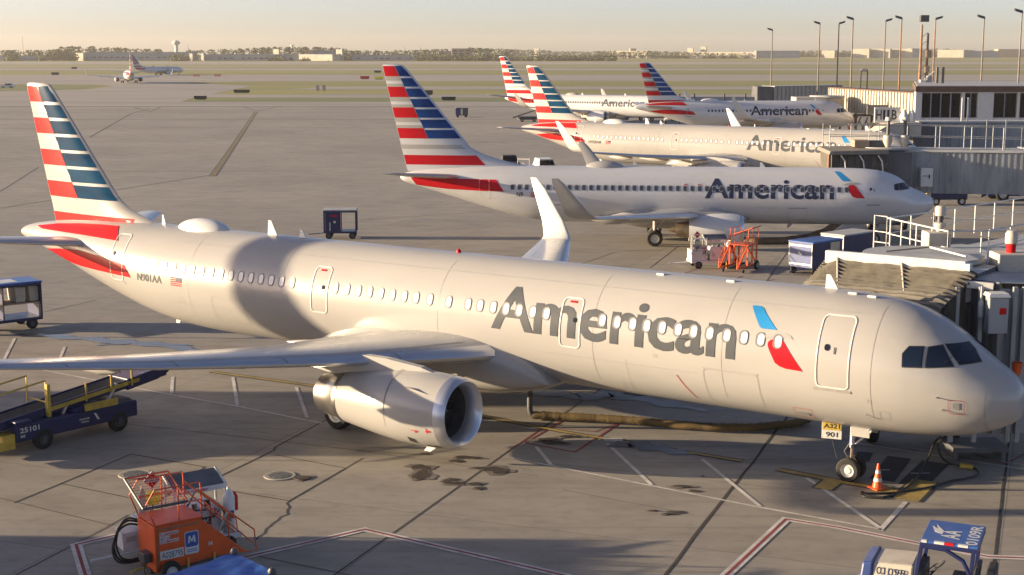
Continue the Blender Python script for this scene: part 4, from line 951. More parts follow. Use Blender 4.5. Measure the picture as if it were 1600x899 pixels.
# --- orange service stairs with a mesh basket (near) and its twin by the second engine
def emM(t, x, y, z, w, h, m):
    k_ = w*.24; b = MB()
    for P in ([(0, 0), (k_, 0), (k_*1.15, h), (k_*.45, h)], [(k_*.55, h), (k_*1.3, h), (w/2+k_*.3, h*.15), (w/2-k_*.3, h*.15)], [(w-k_*1.3, h), (w-k_*.55, h), (w/2+k_*.3, h*.15), (w/2-k_*.3, h*.15)], [(w-k_, 0), (w, 0), (w-k_*.45, h), (w-k_*1.15, h)]):
        b.prism([(x+p_[0], y, z+p_[1]) for p_ in P], (0, -.003-.0005*len(b.v)/8, 0), m)
    b.build('logo', t, 0)
def orange_stairs(p, rz, label, near):
    t = empty('service_stairs', (p[0], p[1], 0), rz, label, 'service stairs', 'orange service stairs')
    H_ = 1.55; Wd = 1.15
    for y, nm in ((0, 'side_panel'), (Wd, 'side_panel')):
        b = MB()
        if not near:
            for u_, v_ in (((0, y, .3), (2.75, y, .35)), ((0, y, H_), (1.4, y, H_)), ((1.4, y, H_), (2.85, y, .35)), ((0, y, .3), (0, y, H_)), ((1.4, y, .35), (1.4, y, H_)), ((0, y, .35), (1.4, y, H_-.1)), ((.7, y, .35), (.7, y, H_))): b.beam(u_, v_, .06, .09, 'orange')
            b.build('side_frame', t, 0); continue
        b.prism([(0, y, .30), (1.75, y, .42), (2.75, y, .35), (1.35, y, H_-.02), (0, y, H_-.02)], (0, .045, 0), 'orange'); b.build(nm, t, 0, bevel=.01)
    if near: MB().box(-.045, 0, .0, Wd+.045, .30, H_-.02, 'orange').build('end_panel', t, 0, bevel=.01)
    b = MB(); b.box(-.02, 1.4, -.02, Wd+.065, H_, H_+.05, 'orange'); b.build('platform', t, 0)
    b = MB()
    for i in range(6):
        f = i/6; b.box(1.4+f*1.45, 1.68+f*1.45, .05, Wd, H_-.22-f*1.25, H_-.18-f*1.25, 'orange')
    R = .022
    for y in (0.02, Wd+.03):
        b = MB(); b.tube([(0, y, H_), (-.25, y, H_+.62), (.0, y, H_+.98), (1.35, y, H_+.98), (1.4, y, H_+.7), (3.0, y, .92), (3.05, y, .35), (2.7, y, .35)], R, 'orange', 8)
        b.tube([(1.38, y, H_), (1.38, y, H_+.95)], R, 'orange', 8); b.tube([(0, y, H_+.5), (1.38, y, H_+.5), (2.95, y, .55)], R, 'orange', 8); b.tube([(2.2, y, .75), (2.2, y, 1.52)], R, 'orange', 8); b.tube([(.7, y, H_), (.7, y, H_+.98)], R, 'orange', 8)
        b.build('handrail', t, 40)
    b = MB()          # leaning mesh basket at the head of the stairs
    c = [(-.35, -.05, H_+.55), (.95, -.05, H_+.55), (.95, Wd+.1, H_+1.05), (-.35, Wd+.1, H_+1.05)]
    for i in range(4): b.tube([c[i], c[(i+1) % 4]], .035 if i in (0, 3) else .025, 'dkmetal' if i in (0, 3) else 'orange', 8)
    for i in range(1, 12):
        f = i/12; u0 = Vector(c[0]).lerp(Vector(c[1]), f); u1 = Vector(c[3]).lerp(Vector(c[2]), f); b.tube([u0, u1], .006, 'orange', 4)
        u0 = Vector(c[0]).lerp(Vector(c[3]), f); u1 = Vector(c[1]).lerp(Vector(c[2]), f); b.tube([u0, u1], .006, 'orange', 4)
    b.build('mesh_guard', t, 40)
    wheels(t, [(.35, -.12), (.35, Wd+.16)], .30, .16, 'hub'); wheels(t, [(2.2, -.05), (2.2, Wd+.1)], .12, .07, 'dkmetal')
    b = MB(); b.box(-.1, 2.3, .25, .4, .22, .34, 'dkmetal'); b.box(-.1, 2.3, .75, .9, .22, .34, 'dkmetal'); b.tube([(-.1, .5, .35), (-.6, .5, .3)], .03, 'yellow', 8); b.build('undercarriage', t, 0)
    for x in (.9, 1.7): MB().tube([(x, -.06, .1), (x, -.06, .55)], .03, 'yellow', 8).build('jack_leg', t, 40)
    if near:
        b = MB(); b.box(.10, .80, -.012, -.004, .62, .86, 'tape'); b.build('number_plate', t, 0)
        flat_text('A028795', (.13, -.013, .66), (1, 0, 0), (0, 0, 1), .155, 'ink', t, width=.64, bold=0)
        for i, s_ in enumerate(('FLAMMABLE', 'JET-A', 'NO SMOKING')):
            w_ = (.56, .3, .56)[i]; z = 1.28-i*.105
            MB().box(.10, .10+w_, -.012, -.004, z-.01, z+.075, 'tape').build('warning_strip', t, 0)
            flat_text(s_, (.115, -.013, z+.005), (1, 0, 0), (0, 0, 1), .05, 'ink' if i == 1 else 'red', t, width=w_-.03)
        b = MB(); b.prism([(.845+x_, -.004, .61+z_) for x_, z_ in rrect(.2, .33, .42, .62, .06, 4)], (0, -.009, 0), 'tape'); b.build('logo_plate', t, 0)
        b = MB(); b.prism([(.845+x_, -.0145, .61+z_) for x_, z_ in rrect(.2, .42, .38, .40, .07, 4)], (0, -.004, 0), 'gsem'); b.build('logo', t, 0)
        emM(t, .925, -.0195, .94, .24, .19, 'tape')
        for z_ in (.74, .69): MB().box(.89, 1.2, -.0165, -.0135, z_, z_+.02, 'gsem').build('small_print', t, 0)
        emM(t, 1.55, -.005, .75, .13, .11, 'tape')
    return t
p, a, l = frame((247, 913), (379, 883))
os_ = orange_stairs((p.x, p.y), a, 'orange steel service stairs numbered A028795 in the left foreground', True); os_.scale = (.88, .92, .95)
p = G(1150, 428); orange_stairs((p.x+.55, p.y+2.6), radians(238), 'orange service stairs standing below the grey engine of the second airliner', False)

t = os_
for i in range(5): MB().tube([(.28+i*.3, -.004, .42), (.28+i*.3, -.004, .47)], .012, 'dkmetal', 6).build('bolt', t, 0)
b = MB(); b.box(.05, 1.3, -.010, -.001, 1.42, 1.46, 'burnt'); b.build('panel_rail', t, 0); b = MB(); b.box(.03, .06, -.012, -.001, .36, 1.40, 'burnt'); b.build('panel_rail', t, 0)
b = MB(); b.box(-.30, -.05, .2, .6, .55, .8, 'dkmetal'); b.build('battery_box', t, 0, bevel=.02)
b = MB(); spl(b, [(-.05, .3, .7), (-.35, .1, .4), (-.15, -.15, .2), (.3, -.2, .25)], .018); b.build('air_line', t, 40)
# --- white servicing carts
def white_cart(p, rz, label, near):
    t = empty('servicing_cart', (p[0], p[1], 0), rz, label, 'servicing cart', 'white servicing carts')
    MB().box(0, 2.6, 0, 1.3, .35, .50, 'white').build('bed', t, 0, bevel=.02)
    b = MB(); b.box(1.15, 2.1, .1, 1.0, .5, 1.35, 'white'); b.build('tank_cabinet', t, 0, bevel=.05)
    MB().lathe((2.35, .25, .5), (0, 0, 1), [(0, .02), (.02, .16), (.95, .16), (1.08, .1), (1.12, .05), (1.2, .04), (1.21, .001)], 'white', 20).build('gas_bottle', t, 50)
    MB().lathe((.55, .95, 1.35), (0, 0, 1), [(0, .02), (.04, .16), (.2, .23), (.34, .16), (.40, .02)], 'lemon' if near else 'galv', 20).build('yellow_float' if near else 'round_tank', t, 50)
    b = MB(); b.box(0, 1.0, .1, 1.1, .5, 1.15, 'white'); b.box(0, 1.0, .1, .13, 1.15, 1.45, 'galv'); b.build('control_box', t, 0, bevel=.03)
    b = MB(); b.hexa([(1.0, .65, 1.62), (2.45, .65, 1.62), (2.45, 1.35, 1.90), (1.0, 1.35, 1.90)], [(1.0, .65, 1.67), (2.45, .65, 1.67), (2.45, 1.35, 1.95), (1.0, 1.35, 1.95)], 'galvd')
    b.beam((1.0, .62, 1.66), (1.0, 1.38, 1.95), .05, .06, 'tape'); b.beam((2.45, .62, 1.66), (2.45, 1.38, 1.95), .05, .06, 'tape'); b.build('canopy', t, 0)
    b = MB(); b.beam((1.0, .63, 1.63), (2.45, .63, 1.63), .03, .13, 'tape'); b.build('canopy_edge', t, 0)
    flat_text('DANGER  FLAMMABLE', (1.1, .612, 1.60), (1, 0, 0), (0, 0, 1), .06, 'red', t)
    for x in (1.02, 2.43):
        for y in (.66, 1.33): MB().beam((x, y, .5), (x, y, 1.75), .05, .05, 'white').build('canopy_post', t, 0)
    b = MB(); c = Vector((.62, 1.15, 1.95)); r = .24; b.prism([c+Vector((0, 0, r)), c+Vector((-r, 0, 0)), c-Vector((0, 0, r)), c+Vector((r, 0, 0))], (0, .02, 0), 'tape'); b.beam(c+Vector((0, .03, -.2)), (.62, 1.18, 1.1), .03, .03, 'dkmetal'); b.build('hazard_placard', t, 0)
    r = .205; b = MB(); b.prism([c+Vector((0, -.006, r)), c+Vector((-r, -.006, 0)), c+Vector((0, -.006, -r)), c+Vector((r, -.006, 0))], (0, .004, 0), 'red'); b.build('hazard_diamond', t, 0)
    b = MB(); b.box(c.x-.15, c.x+.15, c.y-.012, c.y-.008, c.z-.045, c.z+.045, 'tape'); b.build('placard_plate', t, 0); flat_text('1863', c+Vector((-.13, -.0125, -.032)), (1, 0, 0), (0, 0, 1), .065, 'ink', t, width=.26)
    MB().prism([(.12, .8, 1.15), (.36, .8, 1.15), (.30, .8, 1.75), (.22, .8, 1.95), (.16, .8, 1.75)], (0, .06, 0), 'cream').build('wind_vane', t, 0)
    b = MB()
    for i in range(20):
        x = .1+random.random()*2.2; y = -.02+random.random()*.2; z = .7+random.random()*.8; b.tube([(x, y, z), (x+random.uniform(-.2, .2), y-.05, z+random.uniform(-.3, .3)), (x+random.uniform(-.3, .3), y+.1, z+random.uniform(-.3, .3))], .02, random.choice(['metal', 'dkmetal', 'burnt']), 6)
    b.build('pipework', t, 40)
    for x_, z_, m_ in ((1.35, 1.42, 'metal'), (1.7, 1.45, 'ink'), (.2, 1.3, 'cream'), (.8, 1.25, 'red2'), (1.0, .75, 'galv')): MB().lathe((x_, .12, z_-.1), (0, 0, 1), [(0, .02), (.0, .08), (.14, .08), (.15, .001)], m_, 12).build('valve', t, 40)
    b = MB(); b.lathe((2.62, .5, .95), (0, 0, 1), [(0, .02), (.02, .09), (.4, .09), (.5, .03), (.51, .001)], 'red2', 12); b.build('extinguisher', t, 50)
    if near:
        b = MB(); b.box(-.55, -.05, .15, .75, .55, 1.0, 'white'); b.box(-.46, -.2, .142, .148, .75, .9, 'cream'); b.build('meter_box', t, 0, bevel=.03)
        b = MB(); cc = [(-.1+.0, -.05, .35), (-.5, -.1, .35), (-.75, -.05, .45), (-.8, .1, .75), (-.6, .3, 1.1), (-.3, .5, 1.2), (0, .6, 1.1)]; b.build('coiled_hose', t, 40) if 0 else None; spl(b, cc, .03); spl(b, [(x*1.08, y-.07, z*.94) for x, y, z in cc], .028); spl(b, [(x*.9, y+.05, z*1.04) for x, y, z in cc], .025); b.build('coiled_hose', t, 40)
        b = MB(); b.box(1.5, 1.8, .085, .095, .85, 1.05, 'ink'); b.build('logo', t, 0); emM(t, 1.56, .083, .89, .18, .12, 'tape')
        MB().box(2.3, 2.42, .08, .088, .9, 1.1, 'gsem').build('bottle_label', t, 0)
        MB().tube([(2.15, -.1, 1.15), (1.75, -.25, .55)], .035, 'cream', 8).build('drop_tube', t, 40)
    else:
        b = MB()
        for x in (.05, .95): b.beam((x, .05, .5), (x, .05, 1.9), .06, .06, 'tape')
        b.beam((.05, .05, 1.85), (.95, .05, 1.85), .06, .06, 'tape'); b.beam((.05, .05, 1.2), (.95, .05, 1.2), .05, .05, 'tape'); b.build('rack', t, 0)
    wheels(t, [(.45, .05), (.45, 1.25), (2.2, .05), (2.2, 1.25)], .24, .14, 'dkmetal'); tow(t, 0, -1.0, .6, 'white')
    return t
p, a, l = frame((228, 893), (398, 858)); white_cart((p.x, p.y+.15), a, 'white servicing cart with hazard diamond and dark canopy behind the near orange stairs', True)
p = G(1075, 421); white_cart((p.x+.2, p.y), .12, 'cluttered white servicing cart left of the orange stairs under the second airliner', False)

# --- blue tarpaulin cart at the bottom edge
t = empty('tarpaulin_cart', (G(330, 940, 0).x, G(330, 940, 0).y, 0), radians(16), 'cart under a bright blue tarpaulin at the bottom edge, in front of the orange stairs', 'cart')
o0 = Vector((t.location.x, t.location.y, 0)); R_ = Matrix.Rotation(-radians(16), 3, 'Z')
c4 = [R_ @ (G(*q, 1.35)-o0) for q in ((240, 905), (366, 864), (425, 895), (330, 960))]
b = MB(); n = 12
def ts(u, v): 
    p_ = c4[0]*(1-u)*(1-v)+c4[1]*u*(1-v)+c4[2]*u*v+c4[3]*(1-u)*v; p_ = p_.copy(); p_.z = 1.35+.04*sin(pi*v)+.02*sin(u*17+v*3)+.012*sin(v*23+u*9); return p_
V = [ts(i/n, j/n) for j in range(n+1) for i in range(n+1)]; b.add(V, [[j*(n+1)+i, (j+1)*(n+1)+i, (j+1)*(n+1)+i+1, j*(n+1)+i+1][::-1] for j in range(n) for i in range(n)], 'tarp')
ed = [ts(i/n, 0) for i in range(n+1)]+[ts(1, j/n) for j in range(1, n+1)]+[ts(1-i/n, 1) for i in range(1, n+1)]+[ts(0, 1-j/n) for j in range(1, n)]
for i in range(len(ed)): q0, q1 = ed[i], ed[(i+1) % len(ed)]; b.sheet([q0, q1, q1-Vector((0, 0, .32+.03*sin(i))), q0-Vector((0, 0, .32+.03*sin(i-1)))], 'tarp')
b.build('tarpaulin', t, 60)
b = MB(); mn = [min(q[i] for q in c4) for i in (0, 1)]; mx = [max(q[i] for q in c4) for i in (0, 1)]
b.hexa([c4[0]+Vector((0, 0, -1.0)), c4[3]+Vector((0, 0, -1.0)), c4[2]+Vector((-.15, 0, -1.0)), c4[1]+Vector((-.1, 0, -1.0))], [c4[0]+Vector((.05, 0, -.06)), c4[3]+Vector((.05, .05, -.06)), c4[2]+Vector((-.2, 0, -.06)), c4[1]+Vector((-.1, -.05, -.06))], 'gse'); b.build('frame', t, 0)
b = MB(); 
for q in (c4[1], c4[2]): b.lathe(q+Vector((0, 0, -.05)), (0, 0, 1), [(0, .02), (0, .09), (.10, .10), (.16, .06), (.17, .001)], 'dkmetal', 12)
b.build('corner_roller', t, 40)
MB().wheel((c4[2].x-.3, c4[2].y-.1, .25), (0, 1, 0), .25, .14).build('wheel', t, 40)

# --- tug in the right foreground
r0, r1, r2, r3 = G(1447, 812, 2.0), G(1535, 824, 2.0), G(1527, 857, 2.0), G(1438, 846, 2.0)
ux = ((r1-r0)+(r2-r3)).normalized(); rz = atan2(ux.y, ux.x); LX = ((r1-r0).length+(r2-r3).length)/2; WY = ((r0-r3).length+(r1-r2).length)/2
t = empty('baggage_tug', (r3.x, r3.y, 0), rz, 'blue baggage tug with AA and 0109R on its roof, bottom right', 'tug')
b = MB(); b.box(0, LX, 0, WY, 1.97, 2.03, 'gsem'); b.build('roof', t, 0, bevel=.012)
b = MB()
for i, x in enumerate((.0, .32, .80, 1.15)): pass
for x, w_, m in ((.02, .12, 'tape'), (.30, .22, 'tape'), (.53, .20, 'red2'), (.82, .22, 'tape'), (1.05, .22, 'red2'), (1.42, .1, 'red2')):
    if x+w_ < LX: MB().box(x, x+w_, .004-.012, .09, 1.985, 2.034, m).build('reflective_tape', t, 0)
b = MB(); b.beam((0, .02, 1.93), (LX, .02, 1.93), .05, .09, 'gse'); b.beam((0, WY-.02, 1.93), (LX, WY-.02, 1.93), .05, .09, 'gse'); b.beam((.02, 0, 1.93), (.02, WY, 1.93), .05, .09, 'gse'); b.beam((LX-.02, 0, 1.93), (LX-.02, WY, 1.93), .05, .09, 'gse')
b.build('roof_frame', t, 0)
for x0_, x1_, y in ((-.12, .03, .06), (-.12, .03, WY-.06), (LX-.18, LX-.10, .06), (LX-.18, LX-.10, WY-.06)):
    MB().beam((x0_, y, .75), (x1_, y, 1.95), .09, .09, 'gse').build('cab_post', t, 0, bevel=.01)
b = MB(); b.tube([(.05, .05, 1.88), (.55, .05, 1.86), (.95, .05, 1.65), (1.15, .05, 1.25), (1.2, .05, .8)], .05, 'gse', 10); b.build('side_hoop', t, 40)
b = MB(); b.box(-1.35, LX+.15, 0, WY, .32, .62, 'gse'); b.build('chassis', t, 0, bevel=.03)
b = MB(); b.hexa([(-1.10, .04, .62), (-.15, .04, .62), (-.15, WY-.04, .62), (-1.10, WY-.04, .62)], [(-1.08, .26, 1.26), (-.15, .26, 1.30), (-.15, WY-.26, 1.30), (-1.08, WY-.26, 1.26)], 'cream'); b.build('hood', t, 0, bevel=.05)
b = MB(); b.hexa([(-1.40, 0, .40), (-1.06, 0, .40), (-1.06, WY, .40), (-1.40, WY, .40)], [(-1.32, .2, 1.24), (-1.06, .2, 1.30), (-1.06, WY-.2, 1.30), (-1.32, WY-.2, 1.24)], 'gsel'); b.build('nose_panel', t, 0, bevel=.05)
b = MB(); b.box(-1.39, -1.365, .12, .26, .78, .92, 'tape'); b.build('headlight', t, 0, bevel=.01); b = MB(); b.box(-1.40, -1.375, .12, .26, .62, .74, 'red2'); b.build('tail_lamp', t, 0, bevel=.01)
b = MB(); b.box(-1.34, -1.2, -.006, .0, .80, .92, 'tape'); b.box(-1.34, -1.22, -.006, 0, .64, .75, 'red2'); b.build('reflector', t, 0)
b = MB(); b.box(-1.1, -.2, .0, .04, .55, .66, 'galv'); b.build('side_vent', t, 0)
c = Vector((.30, WY*.42, 1.22)); b = MB(); n = 28; tl = Matrix.Rotation(radians(-38), 3, 'Y')
b.tube([c+tl @ Vector((.23*cos(2*pi*i/n), .23*sin(2*pi*i/n), 0)) for i in range(n+1)], .014, 'ink', 6, False)
for q in (0, 2.1, 4.2): b.tube([c+tl @ Vector((0, 0, -.03)), c+tl @ Vector((.22*cos(q), .22*sin(q), 0))], .012, 'ink', 6)
b.tube([c+tl @ Vector((0, 0, -.03)), c+Vector((-.28, 0, -.45))], .025, 'ink', 8); b.build('steering_wheel', t, 40)
b = MB(); b.box(.62, 1.12, .12, WY-.2, .62, .95, 'ink'); b.hexa([(1.08, .12, .85), (1.22, .12, .85), (1.22, WY-.2, .85), (1.08, WY-.2, .85)], [(1.16, .14, 1.32), (1.26, .14, 1.30), (1.26, WY-.22, 1.30), (1.16, WY-.22, 1.32)], 'ink'); b.build('seat', t, 0, bevel=.04)
b = MB(); b.tube([(1.2, .2, 1.3), (1.22, .2, 1.5), (1.22, .7, 1.5), (1.2, .7, 1.3)], .015, 'ink', 6); b.build('seat_rail', t, 40)
b = MB(); b.box(-.14, .05, .06, WY-.06, .62, 1.15, 'ink'); b.build('dashboard', t, 0, bevel=.03)
b = MB(); b.sheet([(-.12, .1, 1.15), (-.12, WY-.1, 1.15), (.02, WY-.1, 1.9), (.02, .1, 1.9)], 'rim')
wheels(t, [(-.85, .0), (-.85, WY), (LX-.25, .0), (LX-.25, WY)], .33, .2)
MB().box(LX+.15, LX+.35, .25, WY-.25, .4, 1.3, 'ink').build('rear_rack', t, 0, bevel=.04)
flat_text('AA', (LX*.64, WY*.22, 2.031), (0, 1, 0), (-1, 0, 0), .42, 'tape', t, width=.62, bold=.025)
b = MB(); b.prism([(.22, WY*.46, 2.033), (.12, WY*.72, 2.033), (.26, WY*.60, 2.033), (.20, WY*.80, 2.033), (.42, WY*.52, 2.033), (.40, WY*.40, 2.033)], (0, 0, .004), 'tape'); b.build('emblem', t, 0)
flat_text('0109R', (LX-.04, WY*.06, 2.031), (0, 1, 0), (-1, 0, 0), .26, 'tape', t, width=WY*.88, bold=.02)
flat_text('0109R', (-.98, .145, 1.03), (1, 0, 0), (0, .22, .66), .165, 'navy_letter', t, width=.70, bold=.01)

# --- cone, chocks, hoses, cables
p = G(1371, 765); b = MB(); b.box(-.22, .22, -.22, .22, 0.04, .075, 'orange')
b.lathe((0, 0, .07), (0, 0, 1), [(0, .165), (.20, .128), (.30, .11), (.44, .083), (.54, .066), (.72, .035), (.74, .03), (.74, .001)], ['orange', 'tape', 'orange', 'tape', 'orange', 'orange', 'orange'], 24)
tag(b.build('traffic_cone', None, 40, loc=(p.x, p.y, 0), rz=.5), 'orange and white traffic cone standing right of the nose wheel', 'traffic cone')
def curve(pts, r, m, name, label, cat, n=10, sub=8):
    P = []
    pts = [Vector(q) for q in pts]
    for i in range(len(pts)-1):
        a_, b_, c_, d_ = pts[max(0, i-1)], pts[i], pts[i+1], pts[min(len(pts)-1, i+2)]
        for j in range(sub):
            t_ = j/sub; P.append(.5*((2*b_)+(c_-a_)*t_+(2*a_-5*b_+4*c_-d_)*t_*t_+(3*b_-a_-3*c_+d_)*t_**3))
    P.append(pts[-1]); o = MB().tube(P, r, m, n).build(name, None, 60); tag(o, label, cat); return o
def g(x, y, z=.05): q = G(x, y, z); return q
pl = lambda s, l_, z: Vector((14.6202-sin(radians(55.7455))*s-cos(radians(55.7455))*l_, 39.5426+cos(radians(55.7455))*s-sin(radians(55.7455))*l_, z))
curve([pl(2.35, .1, 1.80), g(1461, 690, 1.3), g(1452, 712, .6), g(1440, 735, .15), g(1425, 755), g(1400, 772), g(1370, 778), g(1347, 772)], .035, 'cable', 'power_cable', 'black power cable hanging from the nearest nose down to the cone', 'cable')
curve([pl(2.25, .1, 1.80), g(1465, 695, 1.2), g(1470, 712, .5), g(1485, 725), g(1505, 729), g(1524, 733), g(1528, 742), g(1510, 748), g(1485, 752), g(1450, 762), g(1400, 770), g(1360, 771), g(1346, 769), g(1350, 776), g(1380, 779)], .035, 'cable', 'power_cable', 'black power cable looping out right of the cone', 'cable')
b = MB(); q = g(1510, 731); b.box(-.2, .2, -.1, .1, .05, .16, 'yellow'); tag(b.build('cable_grip', None, 0, bevel=.02, loc=(q.x, q.y, 0), rz=-.3), 'small yellow box on the looping black cable', 'cable grip')
def ribbed(pts, r, m, name, label, cat):
    P = []; pts = [Vector(q) for q in pts]
    for i in range(len(pts)-1):
        k_ = max(2, int((pts[i+1]-pts[i]).length/.11))
        for j in range(k_): P.append(pts[i].lerp(pts[i+1], j/k_))
    P.append(pts[-1]); R2 = [r*(1.06 if i % 2 else .94)+random.uniform(-.01, .01) for i in range(len(P))]
    o = MB().tube(P, R2, m, 14).build(name, None, 60); tag(o, label, cat); return o
B0 = g(828, 649, .2)
curve([(B0.x, B0.y, 1.7), (B0.x, B0.y, 1.1), (B0.x, B0.y, .45), (B0.x+.08, B0.y-.02, .24), (B0.x+.3, B0.y-.05, .2)], .10, 'dkmetal', 'drop_pipe', 'dark pipe dropping from the nearest belly to the yellow hose', 'pipe')
ribbed([g(832, 649, .2), g(860, 650, .2), g(940, 654, .2), g(1000, 658, .2), g(1060, 664, .2), g(1120, 668, .2), g(1180, 668, .2), g(1240, 662, .2), g(1262, 655, .2)], .145, 'hose', 'air_hose', 'thick yellow air hose lying beneath the nearest fuselage', 'hose')
ribbed([g(1312, 346, .8), g(1290, 362, .3), g(1260, 372, .25), g(1220, 377, .2), g(1180, 378, .2), g(1155, 376, .2)], .26, 'brhose', 'air_hose', 'brown air hose on the ground behind the far orange stairs', 'hose')
b = MB(); b.box(-.3, .3, -.01, .01, -.27, .27, 'tape'); b.box(-.28, .28, -.016, -.01, .0, .25, 'yellow')
q = pl(5.55, .50, 1.62); o = b.build('gear_placard', None, 0, bevel=.0, loc=q, rz=radians(-20)); tag(o, 'white and yellow number board reading 901 above the nose wheel', 'number board')
flat_text('A321', (-.24, -.017, .06), (1, 0, 0), (0, 0, 1), .14, 'ink', o, width=.48); flat_text('901', (-.17, -.011, -.21), (1, 0, 0), (0, 0, 1), .15, 'ink', o, width=.36)
b = MB(); b.beam((0, .02, -.2), (.18, .12, -.9), .03, .03, 'dkmetal'); b.build('bracket', o, 0)
q = pl(5.45, .9, .06); 
for k_, (s_, l_) in enumerate(((4.55, .55), (5.6, .55))):
    q = pl(s_, l_, 0); MB().hexa([(-.1, -.25, .04), (.1, -.25, .04), (.1, .25, .04), (-.1, .25, .04)], [(-.02, -.25, .2), (.02, -.25, .2), (.02, .25, .2), (-.02, .25, .2)], 'dkmetal')

# --- other vehicles
def car(p, rz, label, body, L_=4.8, Wd=1.9, H_=1.75, kind='suv', cat='car', group=None):
    t = empty('parked_car', (p[0], p[1], 0), rz, label, cat, group)
    b = MB(); b.prism([(0, 0, .35), (0, 0, .85), (.15, 0, 1.0), (1.2, 0, 1.08), (L_-.1, 0, 1.05), (L_, 0, .8), (L_, 0, .35)], (0, Wd, 0), body); b.build('body', t, 0, bevel=.06)
    x1 = L_-.3 if kind == 'suv' else L_-2.0
    b = MB(); b.hexa([(1.1, .06, 1.06), (x1, .06, 1.06), (x1, Wd-.06, 1.06), (1.1, Wd-.06, 1.06)], [(1.8, .2, H_), (x1-.25, .2, H_), (x1-.25, Wd-.2, H_), (1.8, Wd-.2, H_)], body); b.build('cabin', t, 0, bevel=.04)
    b = MB(); f = lambda x, z: (x, .055+(z-1.06)*.2, z)
    for xa, xb in ((1.75, 2.6), (2.7, x1-.5)):
        b.sheet([(xa, .07-.03, 1.15), (xb, .07-.03, 1.15), (min(xb, x1-.35), .16-.03, H_-.12), (max(xa, 2.0), .16-.03, H_-.12)], 'glass')
    b.sheet([(1.12, .15, 1.14), (1.12, Wd-.15, 1.14), (1.62, Wd-.25, H_-.12), (1.62, .25, H_-.12)], 'glass'); b.build('window', t, 0)
    wheels(t, [(.9, .06), (.9, Wd-.06), (L_-1.0, .06), (L_-1.0, Wd-.06)], .36, .22)
    return t
car((4.9, 151), 1.75, 'white estate vehicle parked behind the dome of the second airliner', 'white')
car((.9, 157), 1.7, 'dark pickup beyond the fin root of the second airliner', 'ink', 5.2, 1.9, 1.7, 'pickup')
t = box_cart((1.9, 152), 1.3, 'low dark cart next to the dark pickup beyond the second airliner', 3.0, 1.4, .9, endtape=False)
p = G(0, 138); car((p.x, p.y), .05, 'white car on the grass verge at the far left', 'white')
# belt loader by the far airliner
p = G(812, 191); t = empty('belt_loader', (p.x, p.y, 0), .3, 'small dark belt loader beside the rear of the sunlit far airliner', 'belt loader')
MB().box(0, 3.4, 0, 1.6, .4, 1.0, 'dkmetal').build('chassis', t, 0, bevel=.03); MB().beam((-1.2, .8, .8), (4.6, .8, 2.6), .9, .2, 'dkmetal').build('boom', t, 0); wheels(t, [(.5, .05), (2.9, .05)], .35, .2)
# yellow-topped loaders in front of the far engine
for x, y, s_ in ((985, 189, 'yellow topped cargo loader behind the third fuselage, nearer the big grey engine'), (1035, 190, 'yellow topped cargo loader behind the third fuselage, under the dark fin')):
    p = G(x, y); t = empty('cargo_loader', (p.x-3, p.y, 0), .05, s_, 'cargo loader', 'loaders behind the third airliner'); MB().box(0, 6, 0, 2.2, .6, 1.3, 'dkmetal').build('chassis', t, 0, bevel=.03); MB().box(.2, 5.6, .1, 2.1, 1.32, 1.7, 'yellow').build('deck', t, 0, bevel=.02); wheels(t, [(1, .05), (5, .05)], .4, .25)
# blue tractor by the second gate bridge
p = G(1542, 315); t = empty('pushback_tractor', (p.x, p.y, 0), .06, 'blue pushback tractor with big tyres at the right edge under the second gate bridge', 'tractor')
b = MB(); b.prism([(0, 0, .45), (0, 0, 1.2), (.5, 0, 1.35), (1.9, 0, 1.4), (2.1, 0, 1.1), (6.0, 0, 1.1), (6.0, 0, .45)], (0, 2.2, 0), 'gsel'); b.build('body', t, 0, bevel=.05); MB().prism([(-.02, .1, .5), (-.5, .1, .35), (-.5, .1, .5), (-.02, .1, 1.1)], (0, 2, 0), 'ink').build('front_plate', t, 0)
wheels(t, [(1.35, .0), (1.35, 2.2), (5.0, 0), (5.0, 2.2)], .62, .4); b = MB(); b.prism([(2.6, -.01, 1.0), (2.75, -.01, .98), (3.1, -.01, .68), (2.9, -.01, .68)], (0, .006, 0), 'tape'); b.build('emblem', t, 0)
p = G(1448, 322); t = empty('belt_loader', (p.x, p.y, 0), .1, 'dark blue belt loader with a yellow end just beyond the second nose', 'belt loader')
MB().box(.3, 3.6, 0, 1.6, .5, 1.1, 'gse').build('chassis', t, 0, bevel=.03); MB().box(0, .7, .1, 1.5, .9, 1.6, 'yellow').build('control_box', t, 0, bevel=.03); MB().beam((0, .8, 1.3), (5.6, .8, 1.7), .9, .22, 'gse').build('boom', t, 0); wheels(t, [(.8, .05), (3.1, .05)], .36, .22)
p = G(1500, 352); b = MB(); b.tube([(-2.2, 0, .55), (2.2, -.25, .45)], .05, 'tape', 8); b.lathe((-1.6, 0, .54), (1, 0, 0), [(-.3, .02), (-.3, .14), (.3, .14), (.3, .02)], 'dkmetal', 12); o = b.build('tow_bar', None, 40, loc=(p.x, p.y, 0)); tag(o, 'pale tow bar lying beyond the white railings', 'tow bar')
